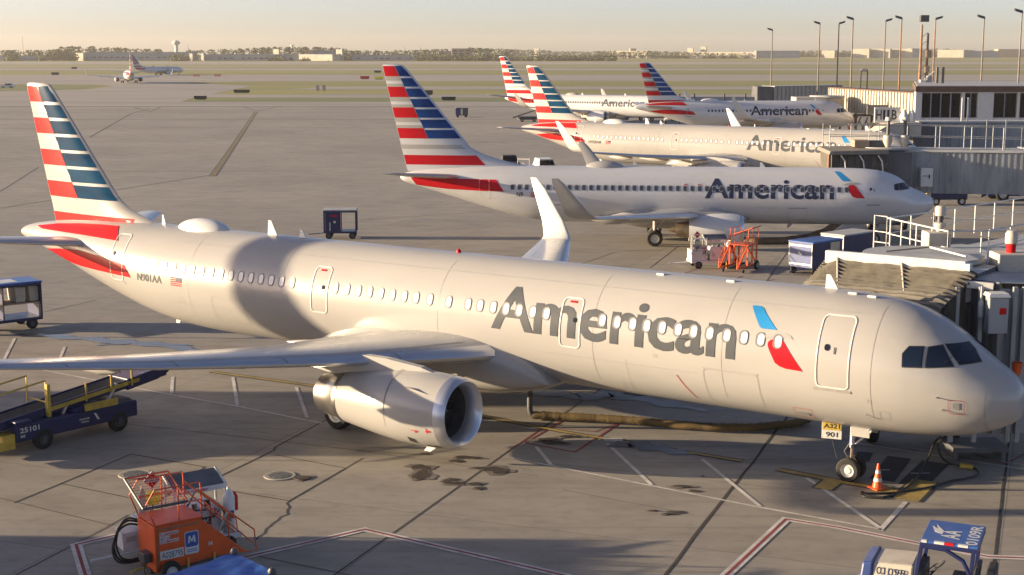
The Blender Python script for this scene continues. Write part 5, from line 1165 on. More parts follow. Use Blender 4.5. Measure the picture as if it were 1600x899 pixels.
# ------------------------------------------------------------------ gate bridges
def corr(b, p, q, z0, z1, m, pitch=.28, depth=.05, out=None):
    """corrugated wall from p to q (ground points), ribs standing out on the right-hand side"""
    p = Vector((p[0], p[1], 0)); q = Vector((q[0], q[1], 0)); d = q-p; L_ = d.length; d.normalize(); nn = Vector((d.y, -d.x, 0)); n = max(1, int(L_/pitch)); pts = []
    for i in range(n):
        a = i/n*L_; c = L_/n
        for f, o_ in ((0, 0), (.45, 0), (.55, depth), (.95, depth)): pts.append(p+d*(a+c*f)+nn*o_)
    pts.append(q)
    for u, v in zip(pts[:-1], pts[1:]): b.sheet([(u.x, u.y, z0), (v.x, v.y, z0), (v.x, v.y, z1), (u.x, u.y, z1)], m)
def rails(name, pts, h, parent, m='tape', gap=1.5, r=.028, mid=True):
    b = MB(); pts = [Vector(q) for q in pts]
    up = Vector((0, 0, h)); b.tube([q+up for q in pts], r, m, 6); 
    if mid: b.tube([q+up*.5 for q in pts], r*.8, m, 6)
    for u, v in zip(pts[:-1], pts[1:]):
        n = max(1, int((v-u).length/gap))
        for i in range(n+1): q = u.lerp(v, i/n); b.tube([q, q+up], r, m, 6)
    return b.build(name, parent, 40)
def tunnel(name, A, B, wd, z0, z1, m, parent, roofm='roof', zb=None, rib=.04, pitch=.42):
    """box tunnel between two centre points with corrugated sides, roof and floor"""
    A = Vector((A[0], A[1], 0)); B = Vector((B[0], B[1], 0)); d = (B-A).normalized(); s = Vector((d.y, -d.x, 0))*wd/2; b = MB(); dz = (zb or 0)
    b.hexa([A-s*(1.01-rib)+Vector((0, 0, z0)), A+s*(1.01-rib)+Vector((0, 0, z0)), B+s*(1.01-rib)+Vector((0, 0, z0+dz)), B-s*(1.01-rib)+Vector((0, 0, z0+dz))], [A-s*(1.01-rib)+Vector((0, 0, z1)), A+s*(1.01-rib)+Vector((0, 0, z1)), B+s*(1.01-rib)+Vector((0, 0, z1+dz)), B-s*(1.01-rib)+Vector((0, 0, z1+dz))], m)
    n = int((B-A).length/pitch)
    for i in range(n+1):
        q = A.lerp(B, i/n); e = dz*i/n
        for sg in (-1, 1): c = q+s*sg; b.hexa([c-d*.07+Vector((0, 0, z0+e)), c+d*.07+Vector((0, 0, z0+e)), c+d*.07-s*sg*rib+Vector((0, 0, z0+e)), c-d*.07-s*sg*rib+Vector((0, 0, z0+e))], [c-d*.07+Vector((0, 0, z1+e)), c+d*.07+Vector((0, 0, z1+e)), c+d*.07-s*sg*rib+Vector((0, 0, z1+e)), c-d*.07-s*sg*rib+Vector((0, 0, z1+e))], m)
    o = b.build(name, parent, 0)
    r = MB(); t_ = Vector((0, 0, 1)); r.hexa([A-s*1.05+t_*(z1+.01), A+s*1.05+t_*(z1+.01), B+s*1.05+t_*(z1+dz+.01), B-s*1.05+t_*(z1+dz+.01)], [A-s*1.02+t_*(z1+.16), A+s*1.02+t_*(z1+.16), B+s*1.02+t_*(z1+dz+.16), B-s*1.02+t_*(z1+dz+.16)], roofm); r.build('roof', o, 0)
    return o
def legs(root, c, z, w=1.6, m='galvd'):
    b = MB(); c = Vector((c[0], c[1], 0))
    for sx in (-1, 1): b.beam(c+Vector((sx*w/2, 0, .5)), c+Vector((sx*w/2, 0, z)), .35, .35, m)
    b.beam(c+Vector((-w/2-.3, 0, z-.3)), c+Vector((w/2+.3, 0, z-.3)), .3, .35, m); b.beam(c+Vector((-w/2-.2, 0, .62)), c+Vector((w/2+.2, 0, .62)), .5, .35, m); o = b.build('support_leg', root, 0, bevel=.02)
    for sx in (-1, 1): MB().wheel(c+Vector((sx*(w/2+.25), 0, .5)), (1, 0, 0), .5, .35).build('wheel', o, 40)
# --- bridge serving the nearest airliner
rt = empty('boarding_bridge', (0, 0, 0), 0, 'grey gate bridge with pleated beige hood and white railings, over the nearest nose', 'boarding bridge')
def PL(s, l, z): return pl(s, l, z)
b = MB(); nL, nS = 33, 44      # hood: pleats run along the fuselage
V = []
for j in range(nL+1):
    f = j/nL; l_ = -1.15-2.25*f; base = 5.28+1.0*f**.8
    for i in range(nS+1):
        s_ = 2.75+4.85*i/nS+(f-.5)*-.5; ph = sin(j*2.0); fold = (.05, .045, -.05)[j % 3]+.03*sin(j*1.9); cr = .014*sin(i*.5+j*.25)+.008*sin(i*1.3-j*.4+ph)+random.uniform(-.006, .006)
        ed = max(0, 1-min(i, nS-i)/3)*.12
        V.append(PL(s_, l_, base+fold+cr-ed))
F = [[j*(nS+1)+i, (j+1)*(nS+1)+i, (j+1)*(nS+1)+i+1, j*(nS+1)+i+1] for j in range(nL) for i in range(nS)]
b.add(V, [q for n_, q in enumerate(F) if (n_//nS) % 3 == 0], 'canvas'); k_ = len(b.f); b.add(V, [q for n_, q in enumerate(F) if (n_//nS) % 3 != 0], 'shaded_canvas'); hd = b.build('hood', rt, 8)  # valley strips darker: crease shade painted into the canvas
b = MB()
for i, s_ in ((0, 2.9), (1, 7.5)):      # pleated cheeks
    V = []; 
    for j in range(31):
        f = j/30; l_ = -1.35-2.1*f; o_ = .09*(1 if j % 2 else -1)
        V += [PL(s_-o_*(1 if i else -1), l_, 5.22+1.0*f**.8), PL(s_+o_, l_, 3.0)]
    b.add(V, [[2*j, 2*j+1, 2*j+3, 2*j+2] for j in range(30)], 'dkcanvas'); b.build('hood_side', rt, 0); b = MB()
for s_ in (4.2, 6.35):
    MB().tube([PL(s_-.05+.2*k_, -1.5-1.9*k_/4, 5.36+.98*(k_/4)**.8+.03) for k_ in range(5)], .035, 'cream', 6).build('hood_strap', rt, 40)
b = MB(); A, B_ = PL(7.5, -3.45, 6.35), PL(2.9, -3.45, 6.35); b.beam(A, B_, .22, .42, 'tape'); b.build('hood_beam', rt, 0, bevel=.02)
b = MB(); b.hexa([PL(2.9, -3.3, 5.3), PL(2.9, -3.6, 5.3), PL(2.75, -3.6, 5.3), PL(2.75, -3.3, 5.3)], [PL(2.9, -3.3, 6.5), PL(2.9, -3.6, 6.5), PL(2.75, -3.6, 6.5), PL(2.75, -3.3, 6.5)], 'tape'); b.build('hood_bracket', rt, 0)
b = MB(); cc = [PL(7.4, -3.6, 0), PL(2.7, -3.6, 0), PL(2.7, -6.2, 0), PL(7.4, -6.2, 0)]
for i in range(4): u, v = cc[i], cc[(i+1) % 4]; corr(b, v, u, 2.9, 6.1, 'galvd', .30)
b.sheet([c_+Vector((0, 0, 6.1)) for c_ in cc], 'roof'); b.sheet([c_+Vector((0, 0, 2.9)) for c_ in cc], 'galvd'); b.build('cab', rt, 0)
c0 = PL(5.15, -6.15, 0)
MB().lathe((c0.x, c0.y, 2.9), (0, 0, 1), [(0, .1), (0, 1.75), (3.25, 1.75), (3.25, 1.98), (3.42, 1.98), (3.43, .01)], ['galvd', 'galvd', 'roof', 'roof', 'roof'], 48).build('rotunda', rt, 30)
b = MB(); b.beam((c0.x-1.2, c0.y+.2, 6.36), (c0.x+.2, c0.y-.1, 6.55), .05, .05, 'dkmetal'); b.beam((c0.x+.2, c0.y-.1, 6.55), (c0.x+1.0, c0.y-1.4, 6.42), .08, .05, 'tape'); b.build('roof_stay', rt, 0)
# walkway tunnel, away to the right
TA, TB = Vector((15.2, 50.0)), Vector((42, 76)); tn = tunnel('tunnel', TA, TB, 3.3, 2.9, 5.5, 'galv', rt)
pA, pB = G(1383, 402, 5.70), G(1475, 418, 5.70)
pf = [Vector((14.1, 53.3, 5.7)), Vector((15.15, 49.2, 5.7)), Vector((17.6, 49.6, 5.7)), Vector((19.9, 52.0, 5.7)), Vector((17.3, 54.6, 5.7))]
b = MB(); b.prism([(q.x, q.y, 5.52) for q in pf], (0, 0, .18), 'roof'); b.build('service_platform', rt, 0)
rails('railing', [pf[0], pf[1], pf[2]], 1.15, rt, gap=1.0); rails('railing', [Vector((14.1, 53.3, 5.7)), Vector((16.5, 55.5, 5.7)), Vector((26, 65, 5.7))], 1.15, rt); rails('railing', [Vector((16.7, 49.6, 5.7)), Vector((28, 60.5, 5.7))], 1.15, rt)
b = MB(); q = pf[0]; b.tube([q+Vector((-.35, .5, -1.6)), q+Vector((-.35, .5, 1.2)), q+Vector((0, 0, 1.2))], .03, 'tape', 6); b.tube([q+Vector((.1, -.1, -1.6)), q+Vector((.1, -.1, 1.2))], .03, 'tape', 6)
for k_ in range(6): b.tube([q+Vector((-.35, .5, -1.4+k_*.4)), q+Vector((.1, -.1, -1.4+k_*.4))], .02, 'tape', 6)
b.build('ladder', rt, 40)
b = MB(); q = AT(1462, 388, 50.2); b.box(q.x-.45, q.x+.35, 49.6, 50.5, 5.7, 6.75, 'cream'); b.build('equipment_box', rt, 0, bevel=.04)
b = MB(); q = AT(1500, 395, 49.2); b.box(q.x-.9, q.x+.7, 48.6, 49.8, 5.72, 5.98, 'cream'); b.box(q.x-.8, q.x+.6, 48.7, 49.7, 5.98, 6.12, 'cream'); b.build('roof_hatch', rt, 0, bevel=.03)
q = AT(1467, 356, 50.2); MB().lathe((q.x, 50.1, 6.75), (0, 0, 1), [(0, .12), (.12, .13), (.14, .2), (.30, .2), (.32, .1), (.55, .1), (.56, .19), (.82, .19), (.9, .14), (.91, .001)], ['galv', 'galv', 'cream', 'cream', 'dkmetal', 'dkmetal', 'cream', 'cream', 'cream'], 20).build('warning_beacon', rt, 40)
q = AT(1580, 382, 46.5); b = MB(); b.box(q.x-.55, q.x+.75, 46, 47, 5.6, 6.5, 'cream'); b.hexa([(q.x-.2, 46, 4.9), (q.x+.2, 46, 4.9), (q.x+.2, 46.3, 4.9), (q.x-.2, 46.3, 4.9)], [(q.x-.4, 46, 5.6), (q.x+.5, 46, 5.6), (q.x+.5, 46.6, 5.6), (q.x-.4, 46.6, 5.6)], 'cream'); b.build('equipment_box', rt, 0, bevel=.04)
MB().lathe((q.x, 46.5, 6.5), (0, 0, 1), [(0, .15), (.28, .16), (.30, .2), (.62, .2), (.72, .14), (.73, .001)], ['red2', 'dkmetal', 'cream', 'cream', 'cream'], 20).build('warning_beacon', rt, 40)
b = MB(); q0 = AT(1490, 430, 45.3)
cw_ = [(14.2, 44.0), (15.0, 43.2), (19, 43.6), (19, 47.5)]
corr(b, (14.15, 44.3), (15.05, 43.4), 1.2, 6.0, 'galvd', .3); corr(b, (15.05, 43.4), (19.5, 43.7), 1.2, 5.8, 'galv', .42, .07); b.sheet([(14.15, 44.3, 5.98), (15.05, 43.4, 5.98), (19.5, 43.7, 5.8), (19.5, 48, 5.8), (14.4, 47, 5.98)], 'roof'); b.build('cab_wall', rt, 0)
b = MB()
for x in (1493, 1530, 1583, 1598): q = AT(x, 500, 43.2); b.beam((q.x, 43.15, 1.0), (q.x, 43.15, 5.9), .14, .14, 'galv')
b.build('wall_post', rt, 0, bevel=.01)
q = AT(1557, 490, 42.7); b = MB(); b.box(q.x-.30, q.x+.30, 42.5, 42.95, q.z-.60, q.z+.52, 'galv'); b.build('electric_cabinet', rt, 0, bevel=.03)
b = MB(); b.hexa([(q.x-.34, 42.45, q.z+.53), (q.x+.34, 42.45, q.z+.53), (q.x+.34, 43, q.z+.53), (q.x-.34, 43, q.z+.53)], [(q.x-.28, 42.5, q.z+.64), (q.x+.28, 42.5, q.z+.64), (q.x+.28, 43, q.z+.64), (q.x-.28, 43, q.z+.64)], 'tape'); b.build('cabinet_lid', rt, 0)
b = MB(); b.box(q.x+.02, q.x+.22, 42.485, 42.495, q.z+.0, q.z+.2, 'red2'); b.build('warning_sticker', rt, 0)
b = MB(); q = AT(1533, 470, 42.9); b.lathe((q.x, 42.9, q.z-.55), (0, 0, 1), [(0, .02), (.05, .10), (.5, .09), (.6, .03), (1.0, .025), (1.01, .001)], 'galv', 12); b.build('hanging_lamp', rt, 40)
b = MB(); q = AT(1510, 437, 44.4); b.beam((q.x-.35, 43.6, q.z), (q.x+.5, 43.3, q.z-.05), .2, .22, 'tape'); b.build('floodlight_arm', rt, 0, bevel=.02)
q = AT(1587, 574, 42.5); MB().lathe((q.x, 42.4, q.z-.2), (0, 0, 1), [(0, .001), (0, .11), (.36, .16), (.37, .17), (.38, .14)], 'orange', 16).build('orange_bucket', rt, 40)
legs(rt, PL(5.0, -5.3, 0), 3.0, 2.2); b = MB(); q = PL(2.6, -2.2, 0)+Vector((.9, 1.5, 0)); b.box(q.x-.5, q.x+1.3, q.y-.1, q.y+1.2, .35, .5, 'galvd'); b.box(q.x-.4, q.x-.3, q.y, q.y+1.1, .06, .35, 'galvd'); b.box(q.x+1.1, q.x+1.2, q.y, q.y+1.1, .06, .35, 'galvd'); b.build('drive_frame', rt, 0, bevel=.01)
MB().beam((27, 61.5, 0), (27, 61.5, 2.9), .6, .6, 'galvd').build('support_leg', rt, 0)

# --- bridge serving the second airliner
rt = empty('boarding_bridge', (26.5, 104, 0), 0, 'long grey ribbed gate bridge reaching the second airliner from the right', 'boarding bridge'); rt.location = (0, 0, 0)
q1, q2 = AT(1385, 234, 104), AT(1600, 229, 104)
zt = 5.95; zb_ = 3.0
tunnel('tunnel', (27.6, 104.2), (37.2, 102.6), 3.2, zb_, zt, 'galv', rt); tunnel('tunnel', (37.3, 102.6), (60, 99.2), 2.8, zb_+.15, zt-.1, 'galvd', rt)
MB().box(36.9, 37.3, 100.7, 104.6, zb_-.25, zt+.25, 'galv').build('tunnel_collar', rt, 0, bevel=.03)
h0, h1 = AT(1300, 245, 101.2), AT(1388, 245, 101.2)
b = MB(); b.box(h1.x-.1, 28.4, 101.4, 106, 2.9, 6.0, 'galvd'); b.build('cab', rt, 0, bevel=.04)
MB().lathe((27.2, 104.1, 2.9), (0, 0, 1), [(0, 1.9), (3.2, 1.9), (3.2, 2.1), (3.35, 2.1), (3.36, .01)], ['galvd', 'roof', 'roof', 'roof'], 32).build('rotunda', rt, 30)
b = MB(); n = 14
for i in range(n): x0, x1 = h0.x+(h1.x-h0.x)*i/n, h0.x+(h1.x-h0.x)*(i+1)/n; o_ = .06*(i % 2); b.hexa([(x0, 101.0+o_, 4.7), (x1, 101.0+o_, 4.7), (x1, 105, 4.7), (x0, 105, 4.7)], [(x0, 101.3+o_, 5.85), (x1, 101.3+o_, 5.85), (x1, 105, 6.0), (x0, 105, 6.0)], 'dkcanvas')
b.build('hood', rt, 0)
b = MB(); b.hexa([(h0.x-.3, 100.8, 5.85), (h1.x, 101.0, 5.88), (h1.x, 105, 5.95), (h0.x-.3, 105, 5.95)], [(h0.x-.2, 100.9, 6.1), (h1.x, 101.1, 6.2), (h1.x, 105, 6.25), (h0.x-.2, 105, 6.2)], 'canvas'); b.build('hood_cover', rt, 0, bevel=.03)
for i in range(3):
    x = h0.x+(h1.x-h0.x)*(.15+.33*i); MB().tube([(x, 101.05, 5.8), (x+.25, 100.9, 5.4), (x+.33, 100.85, 4.7)], .05, 'tape', 6).build('hood_strap', rt, 40)
MB().box(h0.x-.3, h0.x-.12, 100.9, 101.2, 3.9, 5.9, 'rust').build('hood_post', rt, 0)
b = MB(); q = AT(1352, 226, 103.5); b.box(q.x-.9, q.x+.2, 103, 104, 6.25, 6.75, 'brick'); b.box(q.x+.25, q.x+1.5, 103, 104, 6.25, 6.7, 'dkmetal'); b.build('roof_unit', rt, 0, bevel=.03)
rails('railing', [(h0.x+.3, 103.4, 6.2), (28.5, 103, 6.2), (37, 101.2, 6.1), (58, 98.0, 6.1)], 1.6, rt, gap=1.9, m='galv', r=.03); rails('railing', [(h0.x+.3, 105.8, 6.2), (37, 104.0, 6.1), (58, 101, 6.1)], 1.6, rt, gap=1.9, m='galv', r=.03)
for x in (1387, 1413): q = AT(x, 220, 103); MB().lathe((q.x, 103, 6.2), (0, 0, 1), [(0, .15), (.5, .35), (.9, .3), (.95, .12), (1.9, .12), (1.95, .25), (2.2, .2), (2.21, .001)], ['cream', 'cream', 'galv', 'dkmetal', 'dkmetal', 'cream', 'cream'], 16).build('warning_beacon', rt, 40)
q = AT(1446, 277, 101.9); MB().box(q.x-.43, q.x+.43, 101.5, 102.1, q.z-.68, q.z+.68, 'tape').build('equipment_box', rt, 0, bevel=.04)
b = MB(); b.box(q.x-.3, q.x+.02, 101.47, 101.495, q.z+.1, q.z+.14, 'ink'); b.box(q.x+.1, q.x+.2, 101.47, 101.495, q.z-.05, q.z+.2, 'ink'); b.build('box_marking', rt, 0)
q = AT(1560, 300, 103.2); MB().beam((40, 102.2, 3.2), (37.4, 102.4, .8), .35, .35, 'galv').build('brace', rt, 0); legs(rt, (41.5, 102, 0), 3.1, 2.4)
legs(rt, (27.6, 104.5, 0), 3.0, 2.0, 'gse')
for x in (1545, 1575): q = AT(x, 215, 103); MB().beam((q.x, 103.5, 6.1), (q.x, 103.5, 8.2), .08, .08, 'galv').build('mast_post', rt, 0)
# --- bridge serving the third airliner
rt = empty('boarding_bridge', (0, 0, 0), 0, 'grey gate bridge with a pale rounded hood, behind the railed one', 'boarding bridge')
q0, q1 = AT(1432, 192, 141), AT(1600, 192, 141)
tunnel('tunnel', (q0.x, 142), (75, 144), 3.0, 3.0, 6.15, 'galv', rt)
h0, h1 = AT(1362, 200, 139), AT(1436, 200, 139)
b = MB(); n = 12; L_ = []
for i in range(n+1):
    f = i/n; L_.append((h0.x+(h1.x-h0.x)*f, 5.15+1.15*sin(min(1, f*1.9)*pi/2)))
b.prism([(x, 138.2, z) for x, z in L_]+[(h1.x, 138.2, 5.0), (h1.x-1.2, 138.2, 4.9)], (0, 3.4, 0), 'cream'); b.build('hood', rt, 30)
MB().box(h1.x-.6, h1.x+1.5, 138.8, 143, 2.9, 6.1, 'galvd').build('cab', rt, 0, bevel=.05)
q = AT(1388, 190, 140); b = MB(); MB().beam((q.x+1.2, 140, 6.1), (q.x+1.2, 140, 7.3), .1, .1, 'dkmetal').build('sign_post', rt, 0)
q = AT(1386, 180, 140); sg = MB().box(q.x-1.25, q.x+1.25, 139.9, 140.1, q.z-.75, q.z+.75, 'tape').build('gate_sign', rt, 0, bevel=.04)
for ch_, x_, w_ in (('H', -1.08, .52), ('1', -.42, .22), ('1', -.02, .22), ('B', .42, .5)): flat_text(ch_, (q.x+x_, 139.88, q.z-.45), (1, 0, 0), (0, 0, 1), .95, 'ink', sg, width=w_, bold=.01)
for x in (1412, 1424): q = AT(x, 196, 139.5); MB().lathe((q.x, 139.5, 6.2), (0, 0, 1), [(0, .3), (.6, .45), (1.0, .3), (1.3, .12), (1.31, .001)], 'tape', 12).build('warning_beacon', rt, 40)
for x in (1503, 1512): q = AT(x, 180, 141); MB().beam((q.x, 141, 6.2), (q.x, 141, 8.6), .14, .14, 'tape').build('vent_pipe', rt, 0)
b = MB(); 
legs(rt, (q0.x+1, 141.5, 0), 3.0, 2.2, 'gsel'); legs(rt, (q0.x+14, 141.5, 0), 3.0, 2.2)
# --- cream ribbed bridges of the far gate
rt = empty('boarding_bridge', (0, 0, 0), 0, 'cream ribbed gate bridge slanting up to the terminal, at the far shaded airliner', 'boarding bridge')
qa, qb = AT(1300, 150, 240), AT(1440, 150, 205)
tunnel('tunnel', (qa.x, 236), (qb.x+1, 203), 3.2, 3.6, 7.2, 'cream', rt, 'brown', rib=.13, pitch=1.0)
MB().lathe((AT(1292, 160, 226).x, 226, 2.9), (0, 0, 1), [(0, 2.6), (3.0, 2.6), (3.1, 2.75), (3.4, 2.7), (3.42, .01)], ['cream', 'roof', 'roof', 'roof'], 28).build('rotunda', rt, 30)
q = AT(1262, 158, 222); MB().box(q.x-2.2, q.x+2.5, 220, 224, 3.0, 6.2, 'cream').build('cab', rt, 0, bevel=.06)
legs(rt, (AT(1350, 175, 222).x, 222, 0), 3.7, 2.5, 'dkmetal'); legs(rt, (AT(1325, 175, 224).x, 224, 0), 3.4, 2.5, 'dkmetal')
b = MB()
for i in range(7):
    x = AT(1320+i*11, 180, 218).x; b.beam((x, 218, .2), (x+1.4, 218, 3.3), .18, .18, random.choice(['dkmetal', 'orange', 'burnt'])); b.beam((x+1.6, 218, .2), (x, 218, 2.8), .15, .15, 'dkmetal')
b.build('lift_frame', rt, 0)
for x in (1368, 1412): q = AT(x, 155, 214); MB().box(q.x-1.5, q.x+1.5, 212.5-(x-1368)*.3, 213-(x-1368)*.3, 3.9, 5.3, 'galvd').build('tunnel_window', rt, 0)
rt = empty('boarding_bridge', (0, 0, 0), 0, 'pale ribbed gate bridge furthest away, left of the cream slanting one', 'boarding bridge')
qa, qb = AT(1200, 150, 262), AT(1300, 146, 275)
tunnel('tunnel', (qa.x, 262), (qb.x, 272), 3.2, 3.4, 6.8, 'cream', rt, rib=.13, pitch=1.0); MB().box(qa.x-2.5, qa.x+.3, 259, 265, 3.3, 6.9, 'galvd').build('cab', rt, 0, bevel=.05); legs(rt, (qa.x+5, 262, 0), 3.4, 2.5)

# ------------------------------------------------------------------ terminal
rt = empty('terminal_building', (0, 0, 0), 0, 'white terminal building with dark windows and brown roof edge, top right', 'building')
D0 = 190; X0_ = AT(1438, 150, D0).x; zr_ = AT(1500, 139, D0).z; zb_ = 0; zw0, zw1 = AT(1500, 184, D0).z, AT(1500, 146, D0).z; zs = AT(1500, 190, D0).z
def sx(x): return AT(x, 150, D0).x
k2 = (D0+30)/(D0+.6); bx0 = X0_*k2
b = MB(); b.hexa([(X0_, D0+.6, 0), (X0_+90, D0+.6, 0), (X0_+90, D0+30, 0), (bx0, D0+30, 0)], [(X0_, D0+.6, zr_-.4), (X0_+90, D0+.6, zr_-.4), (X0_+90, D0+30, zr_-.4), (bx0, D0+30, zr_-.4)], 'bldg'); b.box(X0_-.3, X0_+90, D0-.1, D0+.58, 0, zs+.1, 'cream'); b.build('wall', rt, 0)
def rf(z0, z1, e, m): return MB().hexa([(X0_-.8+e, D0-.5+e, z0), (X0_+91, D0-.5+e, z0), (X0_+91, D0+31, z0), (bx0-.8+e, D0+31, z0)], [(X0_-.8+e, D0-.5+e, z1), (X0_+91, D0-.5+e, z1), (X0_+91, D0+31, z1), (bx0-.8+e, D0+31, z1)], m)
rf(zr_-.38, zr_+.30, 0, 'brown').build('roof', rt, 0); rf(zr_+.305, zr_+.40, .25, 'roof').build('roof_membrane', rt, 0)
for xa, xb in ((1430, 1440), (1502, 1507), (1528, 1552), (1590, 1593)): MB().box(sx(xa), sx(xb), D0-.3, D0+.58, zs, zr_-.4, 'tape').build('wall_panel', rt, 0)
for xa, xb, n in ((1440, 1502, 4), (1507, 1528, 2), (1552, 1590, 2), (1593, 1640, 3)):
    w_ = MB().box(sx(xa)+.02, sx(xb)-.02, D0+.3, D0+.5, zw0, zw1, 'glass').build('window', rt, 0)
    MB().box(sx(xa)+.02, sx(xb)-.02, D0+.05, D0+.5, zw1+.01, zr_-.42, 'tape').build('lintel', rt, 0); MB().box(sx(xa)+.02, sx(xb)-.02, D0-.05, D0+.5, zs, zw0-.01, 'tape').build('sill', rt, 0)
    for i in range(n+1): x = sx(xa)+(sx(xb)-sx(xa))*i/n; MB().box(x-.07, x+.07, D0+.12, D0+.29, zw0, zw1, 'galv').build('mullion', w_, 0)
# lamp poles beyond the terminal
for i, (x, yt, s_, D, red_) in enumerate(((1207, 48, -1, 300, 0), (1281, 38, -1, 262, 0), (1311, 38, 1, 262, 0), (1333, 31, -1, 236, 0), (1384, 34, 1, 246, 0), (1409, 30, -1, 232, 1), (1462, 31, 1, 230, 1), (1538, 29, -1, 224, 0), (1597, 20, -1, 205, 0))):
    q = AT(x, yt, D); names = ['leftmost lamp pole, standing alone left of the others', 'second lamp pole from the left, head turned left', 'third lamp pole from the left, head turned right', 'fourth lamp pole from the left, head turned left', 'fifth lamp pole from the left, head turned right', 'brownish lamp pole just left of the tall twin mast', 'brownish lamp pole just right of the tall twin mast', 'lamp pole rising behind the middle of the terminal roof', 'tall lamp pole cut by the right edge of the picture']
    o = MB().tube([(q.x, D, 0), (q.x, D, q.z)], [.17, .10], 'rust' if red_ else 'pole', 8).build('lamp_pole', None, 40); tag(o, names[i], 'lamp pole', 'apron lamp poles')
    h = MB(); h.hexa([(q.x-s_*.1, D-.3, q.z-.1), (q.x+s_*1.0, D-.3, q.z+.25), (q.x+s_*1.0, D+.3, q.z+.25), (q.x-s_*.1, D+.3, q.z-.1)], [(q.x, D-.25, q.z+.3), (q.x+s_*1.1, D-.2, q.z+.6), (q.x+s_*1.1, D+.2, q.z+.6), (q.x, D+.25, q.z+.3)], 'dkmetal'); h.build('lamp_head', o, 0)
rt = empty('floodlight_mast', (0, 0, 0), 0, 'rusty twin-legged lattice mast taller than the lamp poles around it', 'mast')
for dx, zt_ in ((-.45, 23), (.55, 20)):
    q = AT(1446, 26, 220); MB().tube([(q.x+dx, 220, 0), (q.x+dx, 220, q.z-(1.2 if dx < 0 else 2.5))], [.28, .16], 'rust', 8).build('mast_leg', rt, 40)
b = MB()
for k_ in range(12): z = 2+k_*1.2; b.beam((q.x-.45, 220, z), (q.x+.55, 220, z+.8), .06, .06, 'rust')
b.build('mast_brace', rt, 0); MB().box(q.x-.8, q.x+.5, 219.6, 220.4, q.z-.8, q.z+.2, 'dkmetal').build('lamp_head', rt, 0, bevel=.05)
MB().box(q.x+.4, q.x+1.1, 219.7, 220.3, q.z-6.2, q.z-5.0, 'brick').build('equipment_box', rt, 0); MB().box(q.x+.3, q.x+.9, 219.7, 220.3, q.z-8.4, q.z-7.4, 'brick').build('equipment_box', rt, 0)
rt = empty('roof_equipment', (0, 0, 0), 0, 'cluster of small white and grey devices on the bridge roof below the twin mast', 'roof equipment')
b = MB(); q = AT(1450, 128, 212)
b.box(q.x-1.1, q.x-.3, 212, 212.8, 7.4, 9.0, 'tape'); b.box(q.x-.1, q.x+.6, 212, 212.6, 7.4, 9.6, 'galv'); b.beam((q.x-.5, 212, 9), (q.x+.9, 212, 10.2), .2, .2, 'tape'); b.build('cabinet', rt, 0)
for x in (1465, 1474): qq = AT(x, 105, 205); MB().beam((qq.x, 205, zr_), (qq.x, 205, qq.z), .3, .3, 'pole').build('vent_pipe', rt, 0)
rt = empty('roof_equipment', (0, 0, 0), 0, 'small twin-post roof frame on the furthest bridges between the lamp poles', 'roof equipment')
b = MB(); q = AT(1345, 124, 225)
for x in (1345, 1355): xx = AT(x, 124, 225).x; b.beam((xx, 225, 7.3), (xx, 225, 10.2), .15, .15, 'dkmetal')
b.beam((AT(1345, 124, 225).x, 225, 10.2), (AT(1355, 124, 225).x, 225, 10.2), .15, .5, 'cream'); b.build('frame', rt, 0)
# dark blast fence seen behind the far airliner, with a slanting tail prop
rt = empty('blast_fence', (0, 0, 0), 0, 'low grey-blue fence standing behind the rear of the far shaded airliner', 'fence')
q0, q1 = AT(1062, 150, 262), AT(1198, 150, 262)
MB().box(q0.x, q1.x, 262, 262.3, .2, 5.0, 'shed').build('fence_panel', rt, 0)
for x in (1062, 1085, 1132, 1165, 1198): xx = AT(x, 150, 261.8).x; MB().beam((xx, 261.8, 0), (xx, 261.8, 5.6), .25, .25, 'galvd').build('fence_post', rt, 0)

# ------------------------------------------------------------------ airfield furniture
for xa, xb, yy, s_ in ((303, 323, 154, 'black airfield sign at the left end of the green strip'), (365, 390, 143.5, 'long black airfield sign on the dry grass above the green strip'), (690, 712, 155.5, 'black airfield sign right of the second striped fin')):
    q = G(xa, yy+2); q2 = G(xb, yy+2); o = MB().box(q.x, q2.x, q.y, q.y+.3, .25, 1.05, 'ink').build('airfield_sign', None, 0, bevel=.02); tag(o, s_, 'airfield sign', 'black airfield signs')
    MB().box(q.x+.3, q2.x-.3, q.y+.1, q.y+.2, 0, .25, 'galvd').build('sign_foot', o, 0)
for x, y, s_ in ((496, 142, 'pale equipment box on the grass, left one of the pair'), (506, 142, 'pale equipment box on the grass, right one of the pair')):
    q = G(x, y); o = MB().box(q.x-.55, q.x+.55, q.y, q.y+1, 0, 1.8, 'cream').build('equipment_box', None, 0, bevel=.03); tag(o, s_, 'equipment box', 'pale boxes on the grass'); MB().box(q.x-.6, q.x+.6, q.y-.05, q.y+1.05, 1.81, 1.9, 'roof').build('lid', o, 0)
for x, y, s_ in ((307, 119.5, 'orange barricade just right of the far blue airliner'), (340, 119.5, 'orange barricade further right of the far blue airliner')):
    q = G(x, y); o = MB().box(q.x-1.8, q.x+1.8, q.y, q.y+.4, 0, 1.1, 'orange').build('barricade', None, 0, bevel=.03); tag(o, s_, 'barricade', 'orange barricades far off'); MB().box(q.x-1.81, q.x+1.81, q.y-.03, q.y-.01, .45, .75, 'tape').build('white_band', o, 0)
